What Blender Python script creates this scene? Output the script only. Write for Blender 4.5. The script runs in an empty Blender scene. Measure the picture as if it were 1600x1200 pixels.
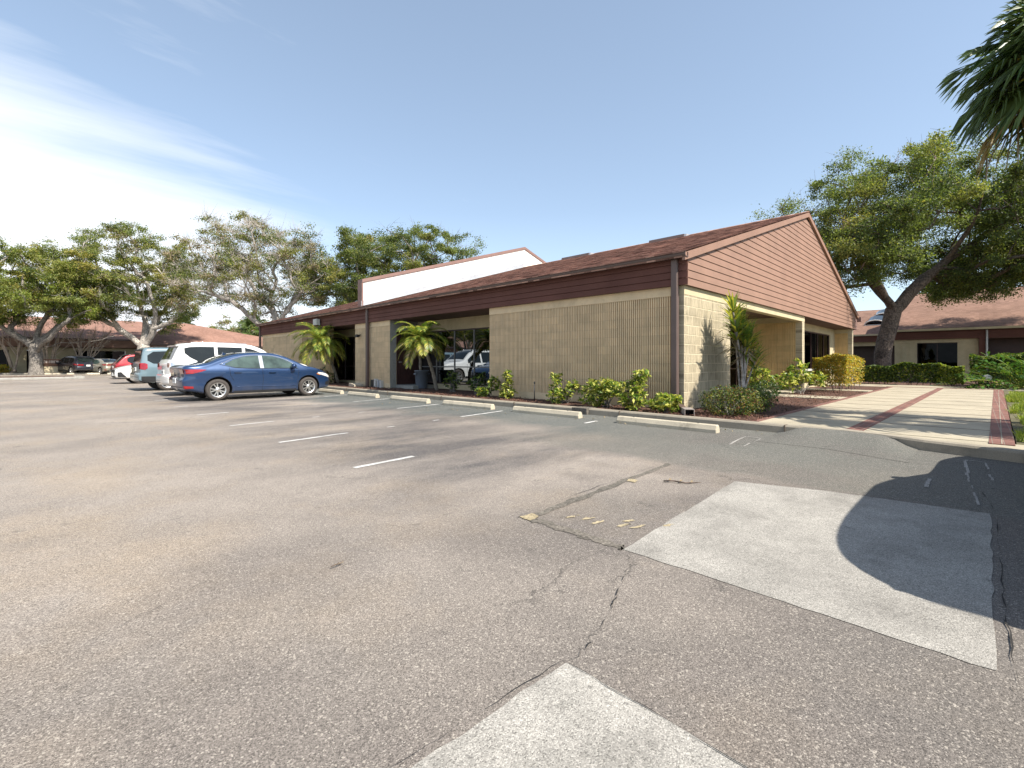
import bpy, bmesh, math, random
import numpy as np
from mathutils import Vector, Matrix
R=math.radians
sc=bpy.context.scene
COL=sc.collection
# world axes: x = away from the kerb into the office block, y = along its long front, z = up
YAW=R(44.79); CX,SX=math.cos(YAW),math.sin(YAW); EYE=1.151
SUN_E=4.9; SKY_E=.098; SKY_DUST=.9; EXPO=.86; HAZE=(7.0,8.6,10.2); CLOUD=(6.9,7.1,7.4)
def ax(X,d):                      # metres to the right / metres ahead of the tripod -> world x, y
    return (d*CX+X*SX, d*SX-X*CX)
# ------------------------------------------------------------------ helpers
def tag(o,label=None,cat=None,group=None,kind=None):
    if label: o['label']=label
    if cat: o['category']=cat
    if group: o['group']=group
    if kind: o['kind']=kind
    return o
def empty(name,loc,rz=0,label=None,cat=None,group=None):
    o=bpy.data.objects.new(name,None); COL.objects.link(o)
    o.location=loc; o.rotation_euler=(0,0,rz); o.empty_display_size=.3
    return tag(o,label,cat,group)
def copy_tree(o,parent=None):
    c=o.copy(); COL.objects.link(c); c.parent=parent
    for ch in list(o.children): copy_tree(ch,c)
    return c
class MB:
    def __init__(s): s.v=[];s.f=[];s.m=[];s.s=[]
    def add(s,vs,fs,m=0,sm=False):
        o=len(s.v); s.v+= [tuple(p) for p in vs]
        for f in fs: s.f.append([i+o for i in f]); s.m.append(m); s.s.append(sm)
    def box(s,x0,y0,z0,x1,y1,z1,m=0):
        if x0>x1:x0,x1=x1,x0
        if y0>y1:y0,y1=y1,y0
        if z0>z1:z0,z1=z1,z0
        s.add([(x0,y0,z0),(x1,y0,z0),(x1,y1,z0),(x0,y1,z0),(x0,y0,z1),(x1,y0,z1),(x1,y1,z1),(x0,y1,z1)],
              [(0,3,2,1),(4,5,6,7),(0,1,5,4),(1,2,6,5),(2,3,7,6),(3,0,4,7)],m)
    def cbox(s,x0,y0,z0,x1,y1,z1,c,m=0):     # box with chamfered vertical and top edges
        x0,x1=sorted((x0,x1)); y0,y1=sorted((y0,y1)); z0,z1=sorted((z0,z1))
        def ring(i,z): return [(x0+i,y0+c,z),(x0+c,y0+i,z),(x1-c,y0+i,z),(x1-i,y0+c,z),(x1-i,y1-c,z),(x1-c,y1-i,z),(x0+c,y1-i,z),(x0+i,y1-c,z)]
        r=[ring(0,z0),ring(0,z1-c),[(min(max(x,x0+c),x1-c),min(max(y,y0+c),y1-c),z1) for x,y,_ in ring(0,z1)]]
        vs=sum(r,[]); fs=[]
        for k in range(2):
            for i in range(8):
                j=(i+1)%8; fs.append((k*8+i,k*8+j,k*8+8+j,k*8+8+i))
        fs.append(tuple(range(16,24))); fs.append(tuple(range(7,-1,-1)))
        s.add(vs,fs,m)
    def quad(s,a,b,c,d,m=0): s.add([a,b,c,d],[(0,1,2,3)],m)
    def prism(s,poly,axis,a,b,m=0):          # 2-D polygon pushed along an axis from a to b
        def P(u,w,t): return {'x':(t,u,w),'y':(u,t,w),'z':(u,w,t)}[axis]
        n=len(poly); vs=[P(u,w,a) for u,w in poly]+[P(u,w,b) for u,w in poly]
        fs=[tuple(range(n-1,-1,-1)),tuple(range(n,2*n))]+[(i,(i+1)%n,n+(i+1)%n,n+i) for i in range(n)]
        s.add(vs,fs,m)
    def tube(s,pts,rad,n=6,m=0,sm=True,cap=True):
        pts=[Vector(p) for p in pts]; k=len(pts)
        if not hasattr(rad,'__len__'): rad=[rad]*k
        vs=[];up=None
        for i,p in enumerate(pts):
            t=(pts[min(i+1,k-1)]-pts[max(i-1,0)])
            if t.length<1e-9: t=Vector((0,0,1))
            t.normalize()
            if up is None:
                up=Vector((0,0,1)) if abs(t.z)<.9 else Vector((1,0,0))
            a=t.cross(up)
            if a.length<1e-6: a=t.orthogonal()
            a.normalize(); b=t.cross(a); up=a.cross(t)
            for j in range(n):
                w=2*math.pi*j/n; vs.append(p+(a*math.cos(w)+b*math.sin(w))*rad[i])
        fs=[(i*n+j,i*n+(j+1)%n,(i+1)*n+(j+1)%n,(i+1)*n+j) for i in range(k-1) for j in range(n)]
        if cap: fs+= [tuple(range(n-1,-1,-1)),tuple(range((k-1)*n,k*n))]
        s.add(vs,fs,m,sm)
    def lathe(s,prof,n=24,m=0,axis='z',c=(0,0,0),sm=True):   # prof: list of (radius, height)
        vs=[]
        for r,h in prof:
            for j in range(n):
                w=2*math.pi*j/n; a,b=r*math.cos(w),r*math.sin(w)
                vs.append((c[0]+a,c[1]+b,c[2]+h) if axis=='z' else (c[0]+a,c[1]+h,c[2]+b))
        fs=[(i*n+j,i*n+(j+1)%n,(i+1)*n+(j+1)%n,(i+1)*n+j) for i in range(len(prof)-1) for j in range(n)]
        s.add(vs,fs,m,sm)
    def build(s,name,mats,parent=None,local=False,fix=True):
        me=bpy.data.meshes.new(name)
        off=Vector((0,0,0))
        if parent is not None and not local:
            q=parent
            while q is not None: off+=q.location; q=q.parent
        me.from_pydata([(x-off.x,y-off.y,z-off.z) for x,y,z in s.v],[],s.f)
        if not isinstance(mats,(list,tuple)): mats=[mats]
        for m in mats: me.materials.append(m)
        me.polygons.foreach_set('material_index',s.m); me.polygons.foreach_set('use_smooth',s.s)
        me.update()
        if fix:
            bm=bmesh.new(); bm.from_mesh(me); bmesh.ops.recalc_face_normals(bm,faces=bm.faces); bm.to_mesh(me); bm.free()
        o=bpy.data.objects.new(name,me); COL.objects.link(o); o.parent=parent
        return o
def np_mesh(name,V,F,mi,mats,parent=None,off=(0,0,0)):       # many 4-corner faces at once
    me=bpy.data.meshes.new(name); n=len(F)
    V=np.asarray(V,np.float32)-np.asarray(off,np.float32)
    me.vertices.add(len(V)); me.vertices.foreach_set('co',V.ravel())
    me.loops.add(n*4); me.loops.foreach_set('vertex_index',np.asarray(F,np.int32).ravel())
    me.polygons.add(n); me.polygons.foreach_set('loop_start',np.arange(0,n*4,4,dtype=np.int32))
    me.polygons.foreach_set('loop_total',np.full(n,4,np.int32))
    for m in mats: me.materials.append(m)
    me.polygons.foreach_set('material_index',np.asarray(mi,np.int32))
    me.update(calc_edges=True); me.validate()
    o=bpy.data.objects.new(name,me); COL.objects.link(o); o.parent=parent
    return o
def leaf_cards(rng,C,size,aspect=.5,up=.4,droop=0.,fold=.12,jit=.35,dirs=None):
    # one small folded leaf per centre
    n=len(C)
    d=rng.normal(size=(n,3)) if dirs is None else np.asarray(dirs)+rng.normal(size=(n,3))*.35
    d[:,2]-=droop; d/=np.linalg.norm(d,axis=1)[:,None]+1e-9
    nn=rng.normal(size=(n,3)); nn[:,2]=np.abs(nn[:,2])+up
    sd=np.cross(nn,d); sd/=np.linalg.norm(sd,axis=1)[:,None]+1e-9
    nm=np.cross(d,sd)
    L=(size*(1+jit*rng.uniform(-1,1,n)))[:,None]; W=L*aspect
    V=np.empty((n,4,3)); V[:,0]=C-d*L*.5; V[:,2]=C+d*L*.5
    V[:,1]=C+sd*W*.5+nm*L*fold-d*L*.05; V[:,3]=C-sd*W*.5+nm*L*fold-d*L*.05
    return V.reshape(-1,3), np.arange(n*4).reshape(-1,4)
# ------------------------------------------------------------------ materials
def nodes(name):
    m=bpy.data.materials.new(name); m.use_nodes=True; nt=m.node_tree
    b=nt.nodes['Principled BSDF']; return m,nt,b
class NT:
    def __init__(s,nt): s.nt=nt; s.n=nt.nodes; s.l=nt.links
    def new(s,t,**k):
        n=s.n.new(t)
        for a,b in k.items():
            if a.startswith('i_'):
                key=a[2:]; key=int(key) if key.isdigit() else key.replace('_',' ')
                n.inputs[key].default_value=b
            else: setattr(n,a,b)
        return n
    def link(s,a,b): s.l.new(a,b)
    def pos(s):
        return s.new('ShaderNodeNewGeometry').outputs['Position']
    def obj(s): return s.new('ShaderNodeTexCoord').outputs['Object']
    def map(s,vec,scale=(1,1,1),loc=(0,0,0),rot=(0,0,0)):
        m=s.new('ShaderNodeMapping'); s.link(vec,m.inputs[0]); m.inputs['Scale'].default_value=scale
        m.inputs['Location'].default_value=loc; m.inputs['Rotation'].default_value=rot; return m.outputs[0]
    def noise(s,vec,scale,detail=4,rough=.55,out='Fac'):
        n=s.new('ShaderNodeTexNoise'); n.inputs['Scale'].default_value=scale; n.inputs['Detail'].default_value=detail
        n.inputs['Roughness'].default_value=rough
        if vec is not None: s.link(vec,n.inputs['Vector'])
        return n.outputs[out]
    def ramp(s,fac,stops,interp='LINEAR'):
        r=s.new('ShaderNodeValToRGB'); r.color_ramp.interpolation=interp; e=r.color_ramp.elements
        while len(e)<len(stops): e.new(.5)
        for i,(p,c) in enumerate(stops):
            e[i].position=p; e[i].color=(c,c,c,1) if not hasattr(c,'__len__') else tuple(c)+(1,)
        s.link(fac,r.inputs[0]); return r.outputs['Color']
    def mix(s,fac,a,b,mode='MIX'):
        m=s.new('ShaderNodeMix'); m.data_type='RGBA'; m.blend_type=mode
        for k,v in ((0,fac),(6,a),(7,b)):
            if hasattr(v,'is_linked'): s.link(v,m.inputs[k])
            else: m.inputs[k].default_value=(tuple(v)+(1,) if hasattr(v,'__len__') else v)
        return m.outputs[2]
    def math(s,op,a,b=None,c=None,clamp=False):
        m=s.new('ShaderNodeMath'); m.operation=op; m.use_clamp=clamp
        for k,v in enumerate((a,b,c)):
            if v is None: continue
            if hasattr(v,'is_linked'): s.link(v,m.inputs[k])
            else: m.inputs[k].default_value=v
        return m.outputs[0]
    def sep(s,v):
        n=s.new('ShaderNodeSeparateXYZ'); s.link(v,n.inputs[0]); return n.outputs
    def comb(s,x,y,z):
        n=s.new('ShaderNodeCombineXYZ')
        for k,v in enumerate((x,y,z)):
            if hasattr(v,'is_linked'): s.link(v,n.inputs[k])
            else: n.inputs[k].default_value=v
        return n.outputs[0]
    def bump(s,h,strength,dist,b):
        n=s.new('ShaderNodeBump'); n.inputs['Strength'].default_value=strength; n.inputs['Distance'].default_value=dist
        s.link(h,n.inputs['Height']); s.link(n.outputs[0],b.inputs['Normal'])
def lerp3(c,k): return tuple(x*k for x in c)
def plain(name,col,rough=.6,var=.18,vscale=3,bump=None,metal=0,spec=.5,coat=0,fine=None,objc=False):
    m,nt,b=nodes(name); t=NT(nt)
    P=t.obj() if objc else t.pos()
    f=t.noise(P,vscale,5)
    c=t.mix(t.ramp(f,[(.3,0.),(.7,1.)]),lerp3(col,1-var),lerp3(col,1+var))
    if fine:
        g=t.noise(P,fine[0],2); c=t.mix(fine[1],c,t.ramp(g,[(.35,0.),(.65,1.)]),'OVERLAY')
    t.link(c,b.inputs['Base Color']); b.inputs['Roughness'].default_value=rough
    b.inputs['Metallic'].default_value=metal; b.inputs['Specular IOR Level'].default_value=spec
    if coat: b.inputs['Coat Weight'].default_value=coat; b.inputs['Coat Roughness'].default_value=.04
    if bump: t.bump(t.noise(P,bump[0],4),bump[1],bump[2],b)
    return m
M={}
def leafmat(name,col,trans=.42,var=.35,rough=.5):
    m,nt,b=nodes(name); t=NT(nt)
    f=t.noise(t.pos(),2.2,3); c=t.mix(t.ramp(f,[(.3,0.),(.7,1.)]),lerp3(col,1-var),lerp3(col,1+var))
    t.link(c,b.inputs['Base Color']); b.inputs['Roughness'].default_value=rough
    b.inputs['Specular IOR Level'].default_value=.35
    tr=t.new('ShaderNodeBsdfTranslucent'); t.link(t.mix(1.,c,(1.35,1.45,.65),'MULTIPLY'),tr.inputs[0])
    mx=t.new('ShaderNodeMixShader'); mx.inputs[0].default_value=trans
    out=nt.nodes['Material Output']; t.link(b.outputs[0],mx.inputs[1]); t.link(tr.outputs[0],mx.inputs[2]); t.link(mx.outputs[0],out.inputs[0])
    return m
def asphalt():
    m,nt,b=nodes('worn_asphalt'); t=NT(nt); P=t.pos(); X=t.sep(P)
    # bleached tan-grey against greyer, less worn asphalt
    big=t.noise(P,.24,6,.62); mid=t.noise(P,.9,5,.6)
    c=t.mix(t.ramp(big,[(.35,0.),(.62,1.)]),ASPH[0],ASPH[1])
    c=t.mix(t.math('MULTIPLY',t.ramp(mid,[(.42,0.),(.66,1.)]),.5),c,ASPH[2])
    # the asphalt near the walk end is less bleached than the drive aisle
    # tan silt washed across the near right of the lot
    sl=t.math('MULTIPLY',t.ramp(t.noise(t.map(P,(1,1,1),loc=(9,5,0)),.6,6,.65),[(.48,0.),(.66,1.)]),.45); c=t.mix(sl,c,(.30,.235,.165))
    east=t.ramp(t.math('ADD',t.math('MULTIPLY',X[1],-.14),t.math('ADD',t.math('MULTIPLY',t.noise(P,.35,4),1.3),.12)),[(.35,0.),(.75,1.)])
    c=t.mix(t.math('MULTIPLY',east,.72),c,ASPH[3])
    # oily tyre-worn smears inside the stalls, drawn out along the stalls
    st=t.noise(t.map(P,(.42,1.05,1),rot=(0,0,-.15)),.62,5,.62)
    inst=t.math('MULTIPLY',t.ramp(X[0],[(.0,0.),(1.,1.)]),1.)
    band=t.math('MULTIPLY',t.ramp(t.math('MULTIPLY',X[0],.1),[(.12,0.),(.30,1.),(.72,1.),(.9,0.)]),t.ramp(t.math('MULTIPLY',X[1],.04),[(.04,.0),(.16,1.),(.8,1.),(.95,.2)]))
    c=t.mix(t.math('MULTIPLY',t.math('MULTIPLY',t.ramp(st,[(.43,0.),(.62,1.)]),band),.85),c,(.072,.067,.068))
    # old seal coat left along the wheel stops
    edge=t.math('ADD',X[0],t.math('MULTIPLY',t.noise(t.map(P,(.5,1,1)),.55,4),-3.2))
    seal=t.ramp(t.math('MULTIPLY',edge,.1),[(.40,0.),(.50,1.)])
    lim=t.ramp(t.math('MULTIPLY',X[0],.1),[(.80,1.),(.95,1.)])
    ylim=t.ramp(t.math('MULTIPLY',t.math('ADD',X[1],10.),.02),[(.1,1.),(.86,1.),(.9,0.)])
    c=t.mix(t.math('MULTIPLY',t.math('MULTIPLY',seal,ylim),.78),c,(.075,.090,.088))
    # the older greyer asphalt beyond the long crack
    old=t.math('MULTIPLY',t.ramp(t.math('MULTIPLY',t.math('ADD',X[0],t.math('MULTIPLY',t.noise(P,.8,4),.9)),.1),[(.535,0.),(.56,1.)]),t.ramp(t.math('MULTIPLY',t.math('ADD',X[1],t.math('MULTIPLY',t.noise(P,.5,4),3.)),.1),[(.50,1.),(.72,0.)]))
    c=t.mix(t.math('MULTIPLY',old,.75),c,(.128,.124,.108))
    # grime blotches by the trench and oil drips
    bl=t.math('MULTIPLY',t.ramp(t.noise(t.map(P,(1.,.8,1),loc=(4,2,0)),.75,5,.6),[(.45,0.),(.62,1.)]),t.ramp(t.math('MULTIPLY',X[1],.2),[(.0,.7),(.55,1.),(.9,.0)]))
    c=t.mix(t.math('MULTIPLY',bl,.44),c,(.110,.095,.086))
    dr=t.ramp(t.noise(P,3.4,5,.62),[(.64,0.),(.72,1.)]); c=t.mix(t.math('MULTIPLY',dr,.5),c,(.06,.055,.05))
    # stones in the surface
    v=t.new('ShaderNodeTexVoronoi'); v.inputs['Scale'].default_value=265; t.link(P,v.inputs['Vector'])
    vc=t.sep(v.outputs['Color'])[0]
    v2=t.new('ShaderNodeTexVoronoi'); v2.inputs['Scale'].default_value=150; t.link(P,v2.inputs['Vector'])
    vd=t.sep(v2.outputs['Color'])[1]
    c=t.mix(1.,c,t.ramp(vc,[(.0,.42),(.35,.84),(.7,1.08),(1.,1.52)]),'MULTIPLY')
    c=t.mix(t.math('MULTIPLY',t.ramp(vd,[(.945,0.),(.96,1.)]),.42),c,(.50,.45,.38))
    c=t.mix(t.math('MULTIPLY',t.ramp(vc,[(.97,0.),(.98,1.)]),.35),c,(.48,.44,.38))
    # hairline cracks in a few places only
    vw=t.new('ShaderNodeTexVoronoi'); vw.feature='DISTANCE_TO_EDGE'; vw.inputs['Scale'].default_value=.33
    w=t.new('ShaderNodeVectorMath'); w.operation='ADD'; t.link(P,w.inputs[0])
    t.link(t.map(t.noise(P,1.7,6,.7,'Color'),(.9,.9,.9)),w.inputs[1]); t.link(w.outputs[0],vw.inputs['Vector'])
    cr=t.math('MULTIPLY',t.ramp(vw.outputs['Distance'],[(.0,1.),(.005,0.)]),t.ramp(t.noise(P,.5,3),[(.52,0.),(.6,1.)]))
    c=t.mix(t.math('MULTIPLY',cr,.65),c,(.03,.028,.026))
    t.link(c,b.inputs['Base Color']); b.inputs['Roughness'].default_value=.88; b.inputs['Specular IOR Level'].default_value=.3
    h=t.math('ADD',t.math('MULTIPLY',v.outputs['Distance'],-.8),t.noise(P,140,2)); t.bump(h,.35,.006,b)
    return m
def aggregate(name,c0,c1,scale=240,spread=(.48,1.5)):
    m,nt,b=nodes(name); t=NT(nt); P=t.pos()
    c=t.mix(t.ramp(t.noise(P,.8,5),[(.35,0.),(.68,1.)]),c0,c1)
    c=t.mix(t.math('MULTIPLY',t.ramp(t.noise(P,4.5,5,.7),[(.45,0.),(.7,1.)]),.35),c,lerp3(c0,.6))
    c=t.mix(t.math('MULTIPLY',t.ramp(t.noise(P,1.9,6,.68),[(.50,0.),(.64,1.)]),.42),c,lerp3(c0,.62)); c=t.mix(t.math('MULTIPLY',t.ramp(t.noise(P,15,3,.6),[(.69,0.),(.73,1.)]),.6),c,(.06,.055,.05))
    v=t.new('ShaderNodeTexVoronoi'); v.inputs['Scale'].default_value=scale; t.link(P,v.inputs['Vector'])
    vc=t.sep(v.outputs['Color'])[0]
    c=t.mix(1.,c,t.ramp(vc,[(0.,spread[0]),(.25,.88),(.7,1.05),(1.,spread[1])]),'MULTIPLY')
    t.link(c,b.inputs['Base Color']); b.inputs['Roughness'].default_value=.9; b.inputs['Specular IOR Level'].default_value=.25
    t.bump(t.math('MULTIPLY',v.outputs['Distance'],-1.),.35,.006,b); return m
def concrete(name,col,rough=.85,stain=.5):
    m,nt,b=nodes(name); t=NT(nt); P=t.pos()
    c=t.mix(t.ramp(t.noise(P,1.3,6,.65),[(.3,0.),(.7,1.)]),lerp3(col,.82),lerp3(col,1.1))
    c=t.mix(t.math('MULTIPLY',t.ramp(t.noise(P,5.,6,.7),[(.52,0.),(.72,1.)]),stain),c,lerp3(col,.5))
    c=t.mix(.25,c,t.ramp(t.noise(P,120,2),[(.3,.2),(.7,.8)]),'OVERLAY')
    t.link(c,b.inputs['Base Color']); b.inputs['Roughness'].default_value=rough; b.inputs['Specular IOR Level'].default_value=.3
    t.bump(t.noise(P,60,4),.25,.004,b); return m
def block(name,col,axis,mortar=.9,rib=False,var=.14):      # 400 x 200 mm masonry
    m,nt,b=nodes(name); t=NT(nt); P=t.pos(); X=t.sep(P)
    U=X[0] if axis=='x' else X[1]
    vec=t.comb(U,t.math('ADD',X[2],-.085),0.)
    br=t.new('ShaderNodeTexBrick'); t.link(vec,br.inputs['Vector']); br.offset=.5
    for k,v in (('Scale',1.),('Brick Width',.405),('Row Height',.2065),('Mortar Size',.011 if rib else .006),('Mortar Smooth',.3),('Bias',0.)): br.inputs[k].default_value=v
    br.inputs['Color1'].default_value=tuple(lerp3(col,1-var))+(1,); br.inputs['Color2'].default_value=tuple(lerp3(col,1+var*.7))+(1,)
    br.inputs['Mortar'].default_value=tuple(lerp3(col,mortar))+(1,)
    c=br.outputs['Color']
    c=t.mix(t.math('MULTIPLY',t.ramp(t.noise(t.map(vec,(1.2,2.2,1)),1.4,5,.6),[(.5,0.),(.72,1.)]),.34),c,lerp3(col,.55))
    # rain streaks and splash stains
    c=t.mix(t.math('MULTIPLY',t.ramp(t.noise(t.map(vec,(9,.7,1)),1.,4,.6),[(.50,0.),(.72,1.)]),.42),c,lerp3(col,.58))
    t.link(c,b.inputs['Base Color']); b.inputs['Roughness'].default_value=.88; b.inputs['Specular IOR Level'].default_value=.2
    if rib:
        r=t.noise(t.map(vec,(46,3.2,1)),1.,3,.6); n2=t.noise(P,70,3)
        c=t.mix(t.math('SUBTRACT',1.,br.outputs['Fac']),c,t.ramp(r,[(.34,.50),(.5,.92),(.66,1.06)]),'MULTIPLY'); t.link(c,b.inputs['Base Color'])  # hollows of the rough face darkened in colour, standing in for shade
        h=t.math('ADD',t.math('ADD',t.math('MULTIPLY',r,1.),t.math('MULTIPLY',n2,.5)),t.math('MULTIPLY',br.outputs['Fac'],-.9))
        t.bump(h,.9,.022,b)
    else: t.bump(t.math('ADD',t.noise(P,90,3),t.math('MULTIPLY',br.outputs['Fac'],-1.2)),.4,.006,b)
    return m
def shingle(name,c0,c1,axis='y'):
    m,nt,b=nodes(name); t=NT(nt); P=t.pos(); X=t.sep(P)
    U,W=(X[1],X[0]) if axis=='y' else (X[0],X[1])
    br=t.new('ShaderNodeTexBrick'); t.link(t.comb(U,W,0.),br.inputs['Vector']); br.offset=.37; br.offset_frequency=1
    for k,v in (('Scale',1.),('Brick Width',.21),('Row Height',.1338),('Mortar Size',.0),('Bias',0.)): br.inputs[k].default_value=v
    br.inputs['Color1'].default_value=tuple(c0)+(1,); br.inputs['Color2'].default_value=tuple(c1)+(1,)
    c=t.mix(.35,br.outputs['Color'],t.ramp(t.noise(P,.7,5),[(.3,.25),(.7,.75)]),'OVERLAY')
    c=t.mix(.4,c,t.ramp(t.noise(P,180,2),[(.3,.1),(.7,.9)]),'OVERLAY')
    t.link(c,b.inputs['Base Color']); b.inputs['Roughness'].default_value=.92; b.inputs['Specular IOR Level'].default_value=.2
    t.bump(t.noise(P,150,3),.4,.006,b); return m
def brickpave(name):
    m,nt,b=nodes(name); t=NT(nt); P=t.pos()
    br=t.new('ShaderNodeTexBrick'); t.link(t.map(P,(1,1,1),loc=(.02,.03,0)),br.inputs['Vector']); br.offset=.5
    for k,v in (('Scale',1.),('Brick Width',.21),('Row Height',.105),('Mortar Size',.005),('Bias',0.)): br.inputs[k].default_value=v
    br.inputs['Color1'].default_value=(.145,.060,.045,1); br.inputs['Color2'].default_value=(.20,.088,.065,1); br.inputs['Mortar'].default_value=(.22,.165,.13,1)
    c=t.mix(.3,br.outputs['Color'],t.ramp(t.noise(P,2.,5),[(.3,.2),(.7,.8)]),'OVERLAY')
    t.link(c,b.inputs['Base Color']); b.inputs['Roughness'].default_value=.85
    t.bump(t.math('MULTIPLY',br.outputs['Fac'],-1.),.5,.005,b); return m
def pane(name,tint=.5):
    m,nt,b=nodes(name); t=NT(nt); nt.nodes.remove(b)
    fr=t.new('ShaderNodeFresnel'); fr.inputs[0].default_value=1.38
    tr=t.new('ShaderNodeBsdfTransparent'); tr.inputs[0].default_value=(tint*.95,tint,tint*.97,1)
    gl=t.new('ShaderNodeBsdfGlossy'); gl.inputs['Roughness'].default_value=.015; gl.inputs[0].default_value=(.27,.29,.31,1)
    n=t.new('ShaderNodeBump'); n.inputs['Strength'].default_value=.05; n.inputs['Distance'].default_value=.02
    t.link(t.noise(t.pos(),.8,2),n.inputs['Height']); t.link(n.outputs[0],gl.inputs['Normal'])
    mx=t.new('ShaderNodeMixShader'); t.link(fr.outputs[0],mx.inputs[0]); t.link(tr.outputs[0],mx.inputs[1]); t.link(gl.outputs[0],mx.inputs[2])
    t.link(mx.outputs[0],nt.nodes['Material Output'].inputs[0]); return m
def paint(name,col,metal=.0,flake=0,rough=.32):
    m,nt,b=nodes(name); t=NT(nt); P=t.obj()
    c=t.mix(t.ramp(t.noise(P,1.2,4),[(.3,0.),(.7,1.)]),lerp3(col,.94),lerp3(col,1.06))
    # road dust low on the body
    z=t.sep(P)[2]
    d=t.math('MULTIPLY',t.ramp(z,[(.18,1.),(.55,0.)]),t.ramp(t.noise(P,6,5),[(.3,.1),(.75,.55)]))
    c=t.mix(t.math('MULTIPLY',d,.5),c,(.23,.2,.17))
    t.link(c,b.inputs['Base Color']); b.inputs['Metallic'].default_value=metal; b.inputs['Roughness'].default_value=rough
    b.inputs['Coat Weight'].default_value=1.; b.inputs['Coat Roughness'].default_value=.03
    return m
ASPH=[(.205,.177,.152),(.300,.260,.222),(.168,.147,.130),(.106,.097,.089)]
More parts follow.
